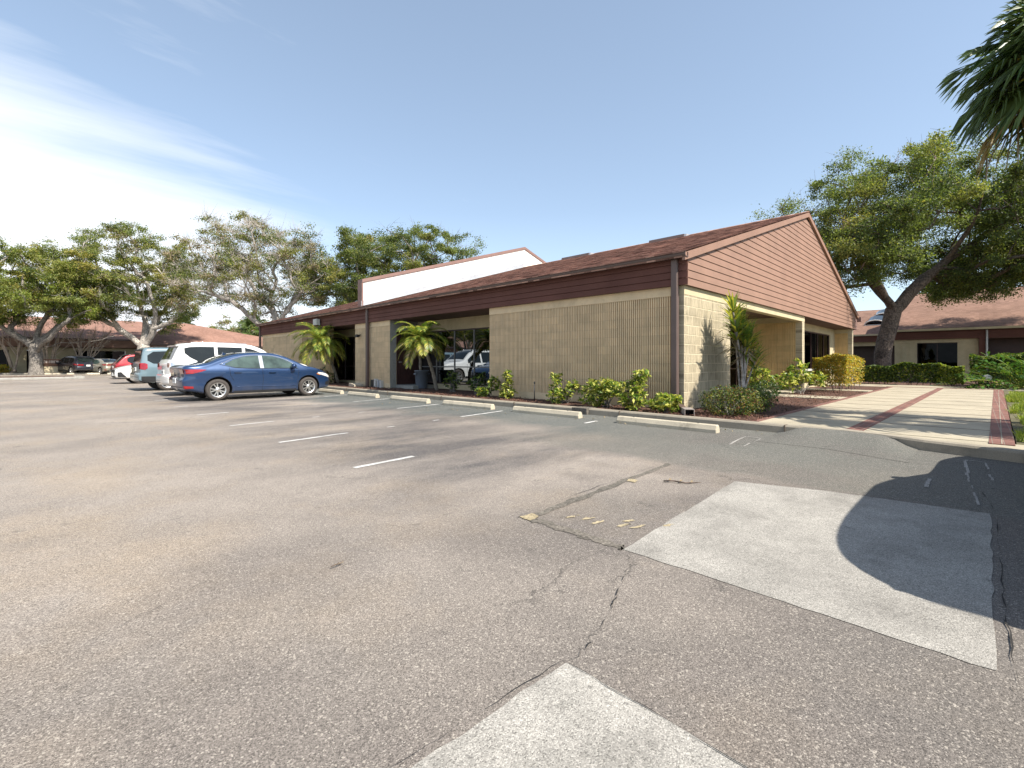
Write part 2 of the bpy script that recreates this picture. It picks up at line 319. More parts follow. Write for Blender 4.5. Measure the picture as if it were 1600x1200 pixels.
M.update(
 asphalt=asphalt(),
 patch=aggregate('pale_patch_concrete',(.255,.24,.215),(.36,.34,.305)),
 trench=aggregate('dark_trench_fill',(.105,.095,.08),(.17,.15,.125),70,(.5,1.5)),
 crack=plain('open_crack',(.02,.018,.016),.95,.3,20),
 white_line=aggregate('worn_white_paint',(.50,.49,.47),(.74,.72,.69),140,(.4,1.1)),
 faded_line=aggregate('faded_white_paint',(.27,.255,.235),(.40,.38,.35),140,(.4,1.2)),
 yellow_paint=aggregate('worn_yellow_paint',(.30,.245,.15),(.40,.335,.22),120,(.35,1.2)),
 kerb=concrete('kerb_concrete',(.29,.255,.20),stain=.6),
 stop=concrete('wheel_stop_concrete',(.50,.44,.335),stain=.75),
 walk=concrete('walkway_concrete',(.375,.330,.245),stain=.4),
 grey_conc=concrete('grey_concrete',(.30,.29,.26),stain=.5),
 joint=plain('walkway_joint',(.10,.075,.055),.95,.3,12),
 brick=brickpave('red_brick_paving'),
 mulch=plain('bark_mulch',(.095,.046,.030),.95,.55,16,bump=(26,1.,.05),fine=(70,.6)),
 chip=plain('bark_chip',(.15,.068,.042),.9,.5,30),
 soil=plain('lawn_soil',(.10,.09,.045),.95,.4,8,bump=(30,.6,.03)),
 blockx=block('split_face_block',(.50,.425,.295),'x',mortar=1.32,rib=True,var=.10),
 fluty=block('fluted_block_front',(.72,.56,.355),'y',mortar=.84,var=.08),
 flutr=block('fluted_block_return',(.74,.545,.275),'y',mortar=.88,var=.08),
 tan=concrete('tan_painted_beam',(.52,.435,.275),.8,.3),
 cream=concrete('cream_painted_beam',(.53,.45,.29),.8,.25),
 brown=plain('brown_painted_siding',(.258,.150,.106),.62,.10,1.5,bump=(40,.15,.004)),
 brown_front=plain('brown_shaded_siding',(.125,.056,.043),.7,.12,1.5,bump=(40,.15,.004),spec=.15),  # the brown siding again, shade of the sunless fronts put into its colour
 gutter=plain('brown_gutter_metal',(.115,.078,.066),.42,.10,2,spec=.5),
 soffit=plain('soffit_board',(.10,.055,.042),.75,.15,2),
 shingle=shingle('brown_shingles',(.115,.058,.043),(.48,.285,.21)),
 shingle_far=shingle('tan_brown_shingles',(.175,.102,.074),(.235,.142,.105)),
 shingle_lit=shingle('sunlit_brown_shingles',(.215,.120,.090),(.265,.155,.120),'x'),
 white_wall=plain('white_parapet_paint',(.82,.80,.75),.75,.04,1.5),
 flashing=plain('grey_flashing',(.42,.43,.45),.5,.12,3,metal=.3),
 cap=plain('brown_coping',(.215,.13,.11),.6,.1,3),
 frame=plain('dark_bronze_frame',(.045,.026,.022),.45,.15,4),
 mullion=plain('grey_aluminium_mullion',(.19,.19,.19),.45,.1,4),
 door=plain('dark_red_door',(.050,.020,.016),.5,.25,3),
 pane=pane('window_pane',.42), pane_dark=pane('dark_window_pane',.16),
 room=plain('dim_room',(.030,.027,.024),.9,.3,1.5),
 blind=plain('tan_blind',(.34,.30,.20),.8,.12,6),
 black=plain('black_plastic',(.014,.014,.015),.55,.2,5),
 rubber=plain('tyre_rubber',(.055,.047,.042),.85,.25,8,objc=True),
 alloy=plain('alloy_rim',(.62,.61,.59),.3,.06,6,metal=.85,objc=True),
 steel_dark=plain('dark_wheel_well',(.012,.012,.012),.9,.2,6),
 carglass=plain('tinted_car_glass',(.012,.016,.016),.04,.25,2,spec=.5,objc=True),
 carglass_green=plain('green_car_glass',(.050,.075,.068),.05,.5,3,spec=.5,objc=True),
 red_lamp=plain('red_lamp_lens',(.26,.007,.010),.12,.3,9,coat=1,objc=True),
 clear_lamp=plain('clear_lamp_lens',(.62,.62,.60),.1,.25,12,coat=1,objc=True),
 amber_lamp=plain('amber_lamp_lens',(.55,.17,.03),.12,.3,12,coat=1,objc=True),
 chrome=plain('bright_trim',(.70,.70,.69),.18,.05,6,metal=.9,objc=True),
 plate=plain('licence_plate_white',(.75,.76,.74),.4,.06,9,objc=True),
 bark_grey=plain('grey_oak_bark',(.185,.165,.145),.95,.42,3.2,bump=(7,1.,.06),fine=(14,.5)),
 bark_pale=plain('pale_lichen_bark',(.36,.325,.29),.95,.35,2.5,bump=(9,.8,.05),fine=(12,.4)),
 bark_dark=plain('dark_oak_bark',(.115,.085,.066),.95,.42,2.5,bump=(6,1.,.07),fine=(14,.5)),
 bark_myrtle=plain('smooth_pink_bark',(.43,.34,.265),.85,.2,3),
 bark_palm=plain('palm_trunk',(.24,.205,.165),.95,.3,9,bump=(22,1.,.03)),
 twig=plain('bare_twig',(.42,.375,.33),.95,.25,3),
 leaf_dark=leafmat('oak_leaf_dark',(.078,.108,.036)),
 leaf_mid=leafmat('oak_leaf_mid',(.168,.205,.060)),
 leaf_olive=leafmat('oak_leaf_olive',(.250,.255,.074)),
 leaf_gold=leafmat('oak_leaf_golden',(.32,.275,.08)),
 leaf_lime=leafmat('oak_leaf_bright',(.24,.30,.055)),
 leaf_dry=leafmat('dry_leaf',(.24,.185,.115),.2),
 sch_yel=leafmat('variegated_leaf_yellow',(.50,.49,.12),.3,.2,.4),
 sch_grn=leafmat('variegated_leaf_green',(.135,.21,.035),.3,.3,.4),
 sch_dk=leafmat('shrub_leaf_dark',(.035,.062,.020),.25,.35,.4),
 hedge_gold=leafmat('gold_hedge_leaf',(.50,.33,.035),.3,.25),
 hedge_olv=leafmat('olive_hedge_leaf',(.30,.24,.05),.3,.25),
 hedge_grn=leafmat('green_hedge_leaf',(.085,.14,.022),.3,.3),
 hedge_lim=leafmat('lime_hedge_leaf',(.30,.33,.05),.3,.25),
 red_leaf=leafmat('reddish_leaf',(.16,.060,.028),.25,.3),
 palm_leaf=leafmat('palm_leaflet_green',(.13,.19,.035),.35,.3,.4),
 palm_yel=leafmat('palm_leaflet_yellow',(.40,.37,.07),.35,.25,.4),
 palm_dk=leafmat('palm_leaflet_dark',(.045,.085,.022),.3,.3,.4),
 fan_leaf=leafmat('fan_palm_leaf',(.085,.128,.036),.25,.35,.35),
 fan_dry=leafmat('fan_palm_dry_leaf',(.26,.19,.08),.2,.3,.6),
 glossy=leafmat('broad_glossy_leaf',(.055,.125,.030),.2,.35,.22),
 grass=leafmat('lawn_grass_blade',(.17,.22,.035),.4,.35),
 can=plain('grey_bin_plastic',(.125,.145,.175),.5,.12,4),
 spout=plain('greyed_spout_metal',(.27,.235,.215),.5,.15,5),
 sign_brown=plain('sign_brown',(.16,.085,.055),.6,.12,5),
 sign_cream=plain('sign_cream_stone',(.66,.56,.38),.8,.12,3,bump=(12,.5,.02)),
 sign_white=plain('sign_white_paint',(.78,.72,.66),.6,.06,5),
 dirt_white=plain('grey_white_metal',(.55,.53,.49),.5,.1,5),
)
# ------------------------------------------------------------------ ground
def struct(mb,name,mat,label=None,fix=True):
    o=mb.build(name,mat,None,fix=fix); o['kind']='structure'
    if label: o['label']=label
    return o
g=MB(); S=420
g.quad((-S,-S,0),(S,-S,0),(S,S,0),(-S,S,0)); struct(g,'parking_lot',M['asphalt'])
# asphalt ramp up to the walkway at the dropped kerb
g=MB(); rp=[]
N=14; rows=6
for i in range(N+1):
    y=.55+1.75*i/N; e=min(1,min(i,N-i)/3.)
    e=e*e*(3-2*e)
    xk=8.06+(8.46-8.06)*min(1,max(0,(y-.45)/.95))
    for j in range(rows+1):
        s=j/rows; rp.append((xk-1.15*(1-s),y,.003+.120*e*s*s*(3-2*s)))
g.add(rp,[(i*(rows+1)+j,(i+1)*(rows+1)+j,(i+1)*(rows+1)+j+1,i*(rows+1)+j+1) for i in range(N) for j in range(rows)],0,True)
struct(g,'ramp',M['asphalt'])
# pale concrete patches and the trench beside them
def wob(p,q,n,rng,a=.012):
    return [(p[0]+(q[0]-p[0])*k/n+rng.uniform(-a,a),p[1]+(q[1]-p[1])*k/n+rng.uniform(-a,a)) for k in range(n)]
def sheet(poly,z,name,mat,seed=1,n=14,a=.012):
    rng=random.Random(seed); pts=[]
    for i in range(len(poly)): pts+=wob(poly[i],poly[(i+1)%len(poly)],n,rng,a)
    m=MB(); m.add([(x,y,z) for x,y in pts],[tuple(range(len(pts)))]); return struct(m,name,mat,fix=False)
sheet([(2.52,1.54),(2.50,-.05),(5.06,-.07),(4.93,.95),(4.71,1.66)],.003,'concrete_patch',M['patch'],3,20,.007)
sheet([(1.42,1.12),(-.6,1.16),(-.6,-1.1),(1.38,-1.1)],.003,'concrete_patch',M['patch'],4,24,.007)
sheet([(2.49,2.38),(2.50,1.56),(2.58,1.56),(2.58,2.31),(4.99,2.42),(4.99,2.50)],.0035,'trench',M['trench'],5,20,.02)
sheet([(2.50,2.41),(2.495,2.29),(2.60,2.30),(2.63,2.39)],.0055,'painted_mark',M['yellow_paint'],6,4,.008)
sheet([(3.98,2.40),(3.99,2.31),(4.08,2.33),(4.08,2.42)],.0055,'painted_mark',M['yellow_paint'],7,4,.008)
rng=random.Random(11)
for k in range(7):
    a=2.68+.05*k+rng.uniform(-.07,.16); b=2.15-.10*k+rng.uniform(-.05,.05)
    sheet([(a,b),(a+.03,b-.03),(a+rng.uniform(.08,.15),b-.045),(a+.07,b-.005)],.0045,'painted_mark',M['yellow_paint'],20+k,3,.012)
# stall lines: worn, whole only at their two ends
def line(a,b,w,z,seed,gap=None,col='white_line'):
    rng=random.Random(seed); a=Vector(a);b=Vector(b); d=(b-a); L=d.length; d.normalize(); n=Vector((-d.y,d.x)); mb=MB()
    s=0; 
    while s<L:
        e=min(L,s+.16); t=s/L
        keep=1. if (gap is None) else (1. if (t<gap[0] or t>gap[1]) else gap[2])
        if rng.random()<keep:
            ww=w*rng.uniform(.78,1.)*(1 if keep>.9 else .55); o=rng.uniform(-.008,.008)
            p,q=a+d*s,a+d*e
            mb.add([(p.x+n.x*(o-ww/2),p.y+n.y*(o-ww/2),z),(q.x+n.x*(o-ww/2),q.y+n.y*(o-ww/2),z),(q.x+n.x*(o+ww/2),q.y+n.y*(o+ww/2),z),(p.x+n.x*(o+ww/2),p.y+n.y*(o+ww/2),z)],[(0,1,2,3)])
        s=e
    return struct(mb,'parking_line',M[col],fix=False)
for k,(ya,yb,gp) in enumerate([(4.79,5.24,(.15,.91,.0)),(7.05,7.88,(.19,.70,.05)),(9.52,10.35,(.15,.70,.06)),(11.97,12.96,(.10,.74,.05)),(14.5,15.54,(.06,.80,.1)),(17.3,18.3,(.1,.7,.2)),(20.0,21.0,(.1,.7,.2)),(22.6,23.7,(.1,.7,.2))]):
    line((2.40,ya),(7.62,yb),.075,.005,k,gp)
line((6.75,2.45),(7.66,2.53),.028,.005,40,col='faded_line'); line((7.66,2.53),(7.60,2.30),.045,.005,41,col='faded_line'); line((6.75,2.26),(7.60,2.30),.02,.005,42,(.2,.6,.3),col='faded_line')
line((6.5,-.10),(7.55,-.07),.02,.005,43,(.3,.6,.3),col='faded_line'); line((6.6,.07),(7.62,.10),.03,.005,44,col='faded_line'); line((5.3,.0),(6.6,.07),.02,.005,45,(.3,.7,.4),col='faded_line'); line((7.6,-.07),(7.63,.10),.03,.005,47,col='faded_line'); line((5.55,.32),(6.15,.34),.035,.0055,46,(.0,.0,.5),'faded_line')
# open cracks
def crack(pts,seed,w=.012,z=.0075,sub=12,amp=.012):
    rng=random.Random(seed); P=[]
    for i in range(len(pts)-1):
        for k in range(sub):
            t=k/sub; P.append((pts[i][0]+(pts[i+1][0]-pts[i][0])*t+rng.uniform(-amp,amp),pts[i][1]+(pts[i+1][1]-pts[i][1])*t+rng.uniform(-amp,amp)))
    P.append(pts[-1]); mb=MB(); v=[]
    for i,(x,y) in enumerate(P):
        q=P[min(i+1,len(P)-1)]; p=P[max(i-1,0)]; d=Vector((q[0]-p[0],q[1]-p[1])).normalized(); h=w*(.05+.95*rng.random()**2.6)*.34*(0.25 if i in (0,len(P)-1) else 1)
        v+=[(x-d.y*h,y+d.x*h,z),(x+d.y*h,y-d.x*h,z)]
    mb.add(v,[(2*i,2*i+1,2*i+3,2*i+2) for i in range(len(P)-1)]); return struct(mb,'pavement_crack',M['crack'],fix=False)
crack([(1.45,1.10),(1.72,1.16),(1.98,1.25),(2.36,1.40),(2.53,1.52)],1,.013,amp=.014)
crack([(2.48,1.56),(2.50,2.0),(2.48,2.40),(3.2,2.46),(5.0,2.52),(5.9,2.9)],2,.009,amp=.012)
crack([(1.42,1.13),(1.40,.3),(1.39,-.9)],3,.006,amp=.006); crack([(1.43,1.13),(.6,1.18),(-.4,1.17)],31,.006,amp=.006)
crack([(2.42,-.10),(3.4,-.09),(5.1,-.10),(6.4,.02)],4,.012,amp=.007)
crack([(2.42,-.10),(2.2,-.16),(1.9,-.14)],5,.010,amp=.02)
crack([(4.73,1.70),(4.95,.95),(5.10,-.06)],6,.008,amp=.008); crack([(4.73,1.70),(5.05,1.9),(5.3,1.7),(5.6,1.75)],7,.010)
crack([(4.74,1.72),(5.2,1.25),(5.4,.6),(5.5,.2)],8,.009); crack([(5.4,3.1),(5.2,2.0),(5.9,1.5)],81,.008)
crack([(1.30,3.25),(1.55,3.05),(1.78,2.88)],9,.007); crack([(.15,2.6),(.45,2.75),(.8,3.0)],91,.005)
crack([(2.6,9.2),(3.0,7.9),(3.4,7.2)],10,.006); crack([(4.98,5.2),(5.05,3.7),(5.0,2.5)],12,.007,amp=.012)
# bits lying about
def twig(x,y,rz,L,label):
    rng=random.Random(int(x*100)); o=empty('fallen_twig',(x,y,.006),0,label,'twig')
    mb=MB(); P=[(L*(i/7-.5),.05*L*math.sin(i*1.3)+rng.uniform(-.006,.006),.010+.004*math.sin(i)) for i in range(8)]
    c,s=math.cos(rz),math.sin(rz); P=[(a*c-b*s,a*s+b*c,z) for a,b,z in P]
    mb.tube(P,[r_*min(1,L/.25) for r_ in (.007,.008,.007,.008,.006,.006,.005,.002)],5); mb.tube([P[3],(P[3][0]+.15*L*c,P[3][1]+.15*L*s+.12*L,.016)],[.004,.002],4)
    mb.build('stem',M['bark_dark'],o,local=True)
    for k in range(3):
        l=MB(); bx,by,bz=P[1+2*k]; e=min(1,L/.3); l.add([(bx,by,bz),(bx+.04*e,by+.015*e,bz+.012*e),(bx+.075*e,by+.005*e,bz+.004*e),(bx+.04*e,by-.012*e,bz+.010*e)],[(0,1,2,3)]); l.build('leaf',M['leaf_dry'],o,local=True)
twig(4.28,1.98,-1.0,.34,'dry brown twig lying on the asphalt beyond the yellow marks')
twig(1.18,2.55,.3,.09,'tiny dry twig lying on the open asphalt, the smaller of two')
# raised kerb
front=[(8.44,33.2),(8.44,2.35),(8.47,1.45),(8.36,1.05),(8.10,.50),(7.98,.1),(7.86,-.35),(7.80,-5)]
mb=MB(); v=[]
def back(i):
    return (front[i][0]+.16,front[i][1])
for i,(x,y) in enumerate(front):
    bx,by=back(i); v+=[(x-.012,y,-.02),(x,y,.105),(x+.022,y,.13),(bx,by,.133),(bx,by,-.02)]
mb.add(v,[(i*5+j,(i+1)*5+j,(i+1)*5+j+1,i*5+j+1) for i in range(len(front)-1) for j in range(4)])
struct(mb,'kerb',M['kerb'])
mb=MB()
for y in (2.2,5.25,8.3,11.35,14.4,17.45,20.5): mb.box(8.424,y-.006,.0,8.605,y+.006,.1345)
struct(mb,'kerb_joint',M['joint'])
mb=MB(); mb.box(8.36,6.02,.002,8.75,6.42,.1365); struct(mb,'kerb_patch',M['trench'])
# planting bed (gently uneven bark mulch)
def bed(x0,x1,y0,y1,z,name,mat,nx,ny,amp,seed):
    rng=random.Random(seed); mb=MB(); v=[]
    for i in range(nx+1):
        for j in range(ny+1):
            e=0 if (i in(0,nx) or j in (0,ny)) else 1
            v.append((x0+(x1-x0)*i/nx,y0+(y1-y0)*j/ny,z+e*rng.uniform(-amp,amp)))
    mb.add(v,[(i*(ny+1)+j,(i+1)*(ny+1)+j,(i+1)*(ny+1)+j+1,i*(ny+1)+j+1) for i in range(nx) for j in range(ny)],0,True)
    return struct(mb,name,mat)
bed(8.60,11.0,4.40,33.0,.115,'mulch_bed',M['mulch'],10,110,.02,1)
bed(8.60,28.9,2.62,4.40,.112,'mulch_bed',M['mulch'],80,9,.02,2)
bed(19.0,44.0,-3.2,7.6,.06,'mulch_bed',M['mulch'],30,12,.02,3)
# loose bark chips
rng=np.random.default_rng(5); n=5200
cx=np.where(rng.random(n)<.55,rng.uniform(8.62,9.66,n),rng.uniform(8.7,20,n)); near=cx<9.66
cy=np.where(near&(rng.random(n)<.75),rng.uniform(4.4,18,n),rng.uniform(2.7,4.3,n))
C=np.stack([cx,cy,rng.uniform(.13,.147,n)],1)
d=rng.normal(size=(n,3)); d[:,2]*=.15
V,F=leaf_cards(rng,C,.055,.34,up=3.,fold=.05,jit=.6,dirs=d)
o=np_mesh('mulch_chips',V,F,rng.integers(0,2,n),[M['chip'],M['mulch']]); tag(o,'loose reddish bark chips scattered over the planting beds','mulch',kind='stuff')
# walkway slab, joints, brick bands
def slab(x0,x1,y0,y1,z,name,mat,zb=-.02):
    mb=MB(); mb.box(x0,y0,zb,x1,y1,z); return struct(mb,name,mat)
def strip(x0,x1,ya0,ya1,yb0,yb1,z,name,mat,zb=.1):
    mb=MB(); mb.prism([(x0,ya0),(x1,yb0),(x1,yb1),(x0,ya1)],'z',zb,z); return struct(mb,name,mat)
strip(8.58,24.6,-.32,2.75,-.66,2.49,.125,'walkway',M['walk'],-.02); slab(24.6,26.9,-14,7.0,.122,'walkway',M['walk'])
mb=MB(); mb.prism([(x+.10,y) for x,y in front[1:]]+[(8.59,-5),(8.59,2.35)],'z',.0,.119); struct(mb,'walkway',M['walk'])
mb=MB(); 
for k in range(11): mb.box(9.95+1.35*k,-.30-.021*1.35*(k+1),.1,9.98+1.35*k+(.03 if k in(1,2) else 0),2.66-.02*1.3*(k+1),.1275)
struct(mb,'walkway_joint',M['joint'])
strip(8.62,24.5,1.20,1.42,.92,1.10,.129,'brick_band',M['brick']); strip(8.40,24.5,-.33,-.10,-.66,-.42,.129,'brick_band',M['brick']); strip(8.62,24.5,2.66,2.78,2.42,2.54,.132,'brick_band',M['brick'])
slab(24.5,24.75,-.64,2.66,.134,'brick_band',M['brick'],.1)
strip(8.42,24.4,-.222,-.210,-.545,-.533,.132,'brick_joint',M['kerb'])
slab(15.35,16.45,2.66,6.4,.133,'entrance_path',M['walk'],.05); slab(20.0,21.0,2.66,5.2,.133,'entrance_path',M['walk'],.05)
slab(12.3,19.0,4.5,6.3,.125,'porch_floor',M['walk'],.05)
strip(8.0,40.,-16,-.34,-16,-.98,.10,'lawn_ground',M['soil'],.0)
# lawn blades, in three strips beside the brick band with bare gaps between
rng=np.random.default_rng(8); n=26000
x=rng.uniform(9.0,22.5,n); e0=-.36-.021*(x-8.6); y=e0-np.abs(rng.normal(0,1.3,n))
edge=e0-.05-.11*np.sin(x*1.25)-.06*np.sin(x*3.1)
keep=(y<edge)&~((np.abs(x-13.35)<.45)&(y>e0-.8))&~((np.abs(x-17.2)<.45)&(y>e0-.65)); x,y=x[keep],y[keep]; n=len(x)
hh=rng.uniform(.05,.12,n); a=rng.uniform(0,6.28,n); l=rng.normal(0,.035,(n,2)); w=.006+.004*rng.random(n)
V=np.empty((n,4,3)); b=np.stack([x,y,np.full(n,.10)],1); s=np.stack([np.cos(a)*w,np.sin(a)*w,np.zeros(n)],1)
tip=b+np.stack([l[:,0],l[:,1],hh],1)
V[:,0]=b-s;V[:,1]=b+s;V[:,2]=tip+s*.3;V[:,3]=tip-s*.3
o=np_mesh('lawn_grass',V.reshape(-1,3),np.arange(n*4).reshape(-1,4),(rng.random(n)<.3).astype(int),[M['grass'],M['hedge_lim']])
tag(o,'short sunlit lawn grass beside the brick band of the walkway','grass',kind='stuff')
# fallen leaves under the far oaks and a few on the lot
rng=np.random.default_rng(9); n=900
C=np.stack([rng.uniform(-6,4,n),rng.uniform(43,50,n),np.full(n,.14)],1); k=70
C=np.concatenate([C,np.stack([8.4-np.abs(rng.normal(0,.8,k)),rng.uniform(.5,18,k),np.full(k,.012)],1)]); n+=k
V,F=leaf_cards(rng,C,.06,.5,up=3.); o=np_mesh('fallen_leaves',V,F,np.zeros(n,int),[M['leaf_dry']]); tag(o,'dry fallen leaves on the far kerbed island and along the office kerb','leaves',kind='stuff')
# far kerbed island, and the kerb of the far bays
mb=MB(); mb.cbox(-30,43.5,-.02,2.2,47.5,.14,.05); struct(mb,'kerb_island',M['grey_conc'])
mb=MB(); mb.box(-30,44.,.13,1.7,47.0,.147); struct(mb,'island_soil',M['mulch'])
mb=MB(); mb.box(-30,62.5,-.02,24,66.,.13); struct(mb,'far_bed',M['mulch'])
mb=MB(); mb.box(-30,62.3,-.02,24,62.5,.14); struct(mb,'kerb',M['kerb'])
# ------------------------------------------------------------------ wheel stops
def wheel_stop(name,loc,rz,label,group,first=[None]):
    if first[0] is None:
        root=empty(name,(0,0,0))
        mb=MB(); L=.925
        sec=[(-.075,0),(-.075,.05),(-.045,.118),(-.030,.128),(.030,.128),(.045,.118),(.075,.05),(.075,0)]
        xs=[-L,-L+.012,-.3,.3,L-.012,L]; n=len(sec); vs=[]
        for k,yy in enumerate(xs):
            f=.93 if k in(0,5) else 1.
            for a,b in sec: vs.append((a*f,yy,b*f+.002 if b else .002))
        fs=[(i*n+j,(i+1)*n+j,(i+1)*n+j+1,i*n+j+1) for i in range(5) for j in range(n-1)]
        fs+=[tuple(range(n)),tuple(range(5*n+n-1,5*n-1,-1)),]+[(i*n,i*n+n-1,(i+1)*n+n-1,(i+1)*n) for i in range(5)]
        mb.add(vs,fs); mb.build('concrete_bar',M['stop'],root,local=True)
        for yy in (-.6,.6): p=MB(); p.lathe([(.0,.132),(.016,.132),(.016,.122)],8,0,'z',(0,yy,0)); p.build('anchor_pin',M['steel_dark'],root,local=True)
        first[0]=root; o=root
    else: o=copy_tree(first[0])
    o.location=loc; o.rotation_euler=(0,0,rz); tag(o,label,'wheel stop',group); return o
G='concrete wheel stops along the office kerb'
for (x,y,rz,l) in [(7.72,3.90,.0,'weathered concrete wheel stop nearest the corner downspout'),(7.74,6.66,.02,'concrete wheel stop in front of the biggest yellow-green shrubs'),
    (7.66,9.2,.03,'concrete wheel stop before the slim variegated shrubs beside the big window'),(7.55,11.68,.02,'concrete wheel stop before the two dark shrubs by the window'),
    (7.55,14.45,.02,'concrete wheel stop in front of the dark red side door'),(7.60,17.0,.0,'concrete wheel stop just right of the nose of the blue sedan')]:
    wheel_stop('wheel_stop',(x,y,0),rz,l,G)
for k in range(6):
    X=-45.0+1.65*k+ (.3 if k>2 else 0); x,y=ax(X,42.6+.2*k)
    o=wheel_stop('wheel_stop',(x,y,0),math.pi/2+.06*(k%3-1)+.1,['pale wheel stop at far left in shade','pale wheel stop just left of the leftmost oak trunk','pale wheel stop at the foot of the leftmost oak','pale wheel stop below the sign stone','pale wheel stop right of the sign stone','pale wheel stop beside the dark parked car'][k],'pale wheel stops beyond the kerbed island')
# ------------------------------------------------------------------ the office block
RS=.3075; RZ=lambda x: 3.45+RS*(x-9.45) if x<19.55 else 3.45+RS*(29.65-x)
OB=empty('office_building',(9.7,4.45,0),0,'long low tan block office with brown gable siding and shingle roof','building')
def flutes(mb,y0,y1,xp,sgn,z0,z1,pitch=.0535,dep=.042,m=0):
    n=int(round((y1-y0)/pitch)); pitch=(y1-y0)/n; pr=[]
    for k in range(n):
        a=y0+k*pitch
        pr+=[(xp,a),(xp,a+pitch*.44),(xp+sgn*dep,a+pitch*.54),(xp+sgn*dep,a+pitch*.90)]
    pr.append((xp,y1)); vs=[(x,y,z0) for x,y in pr]+[(x,y,z1) for x,y in pr]; L=len(pr)
    mb.add(vs,[(i,i+1,L+i+1,L+i) for i in range(L-1)],m)
def fl_wall(y0,y1,xp,mat,th=.2,parent=OB,name='fluted_wall',zt=2.785,z0=.30,z1=2.585):
    w=MB(); flutes(w,y0,y1,xp,1,z0,z1); w.box(xp+.044,y0,z0,xp+th,y1,z1)
    w.build(name,mat,parent,fix=False)
    b=MB(); b.box(xp-.004,y0-.003,.0,xp+th+.002,y1+.003,z0); b.build('wall_base',M['tan'] if mat is M['flutr'] else M['fluty_beam'],parent)
    b=MB(); b.box(xp-.006,y0-.003,z1,xp+th+.002,y1+.003,zt)
    b.build('beam',M['tan'] if mat is M['flutr'] else M['fluty_beam'],parent)
M['fluty_beam']=concrete('plain_front_block',(.70,.545,.345),.85,.35)
fl_wall(4.66,10.60,9.70,M['fluty'],1.2); fl_wall(16.40,19.27,9.70,M['fluty'],1.2); fl_wall(25.15,31.35,9.70,M['fluty'],1.2); fl_wall(22.45,25.15,9.98,M['fluty'],.2)
# corner and gable-end block walls
w=MB(); w.box(9.70,4.45,0,12.34,4.655,2.60); w.box(12.14,4.655,0,12.34,6.3,2.60); w.build('block_wall',M['blockx'],OB)
w=MB(); w.box(9.694,4.444,2.60,19.53,4.66,2.785); w.build('beam',M['cream'],OB)
fl_wall(4.66,6.5,19.22,M['flutr'],.26); w=MB(); w.box(19.22,4.45,0,19.53,4.655,2.60); w.build('block_wall',M['blockx'],OB)
fl_wall(4.62,5.20,28.62,M['flutr'],.28); w=MB(); w.box(28.62,4.45,0,28.92,4.615,2.785); w.build('block_wall',M['blockx'],OB)
w=MB(); w.box(27.55,5.18,0,28.62,5.4,2.785); w.build('pier',M['cream'],OB); w=MB(); w.box(19.53,5.18,2.48,27.55,5.4,2.785); w.build('beam',M['cream'],OB); w=MB(); w.box(19.53,5.10,0,27.55,5.4,.24); w.build('window_sill',M['cream'],OB)
w=MB(); w.box(28.62,5.4,0,28.9,31.3,2.785); w.box(9.9,31.1,0,28.62,31.34,2.785); w.build('rear_wall',M['tan'],OB)
w=MB(); w.box(9.6,4.39,2.786,29.5,6.5,2.80); w.box(9.6,6.5,2.786,11.2,31.4,2.80); w.build('soffit',M['soffit'],OB)
# side door recess on the front
w=MB(); w.box(9.72,16.38,.10,11.0,16.41,.25); w.box(9.72,16.385,.25,9.98,16.41,2.79); w.box(9.98,16.385,2.40,11.0,16.41,2.79); w.build('recess_wall',M['grey_conc'],OB)
w=MB(); w.box(9.98,15.2,.05,11.05,16.38,.24); w.build('doorstep',M['grey_conc'],OB)
d=MB(); d.box(10.0,16.36,.25,10.97,16.40,2.40); d.build('side_door',M['door'],OB).name='side_door'
dd=[o for o in OB.children if o.name=='side_door'][0]
for z0,z1 in ((.45,1.05),(1.25,2.2)):
    for x0,x1 in ((10.1,10.42),(10.54,10.86)): d=MB(); d.box(x0,16.345,z0,x1,16.362,z1); d.build('door_panel',M['door'],dd)
d=MB(); d.tube([(10.08,16.35,1.14),(10.08,16.30,1.14),(10.18,16.295,1.14)],.012,6); d.build('handle',M['dirt_white'],dd)
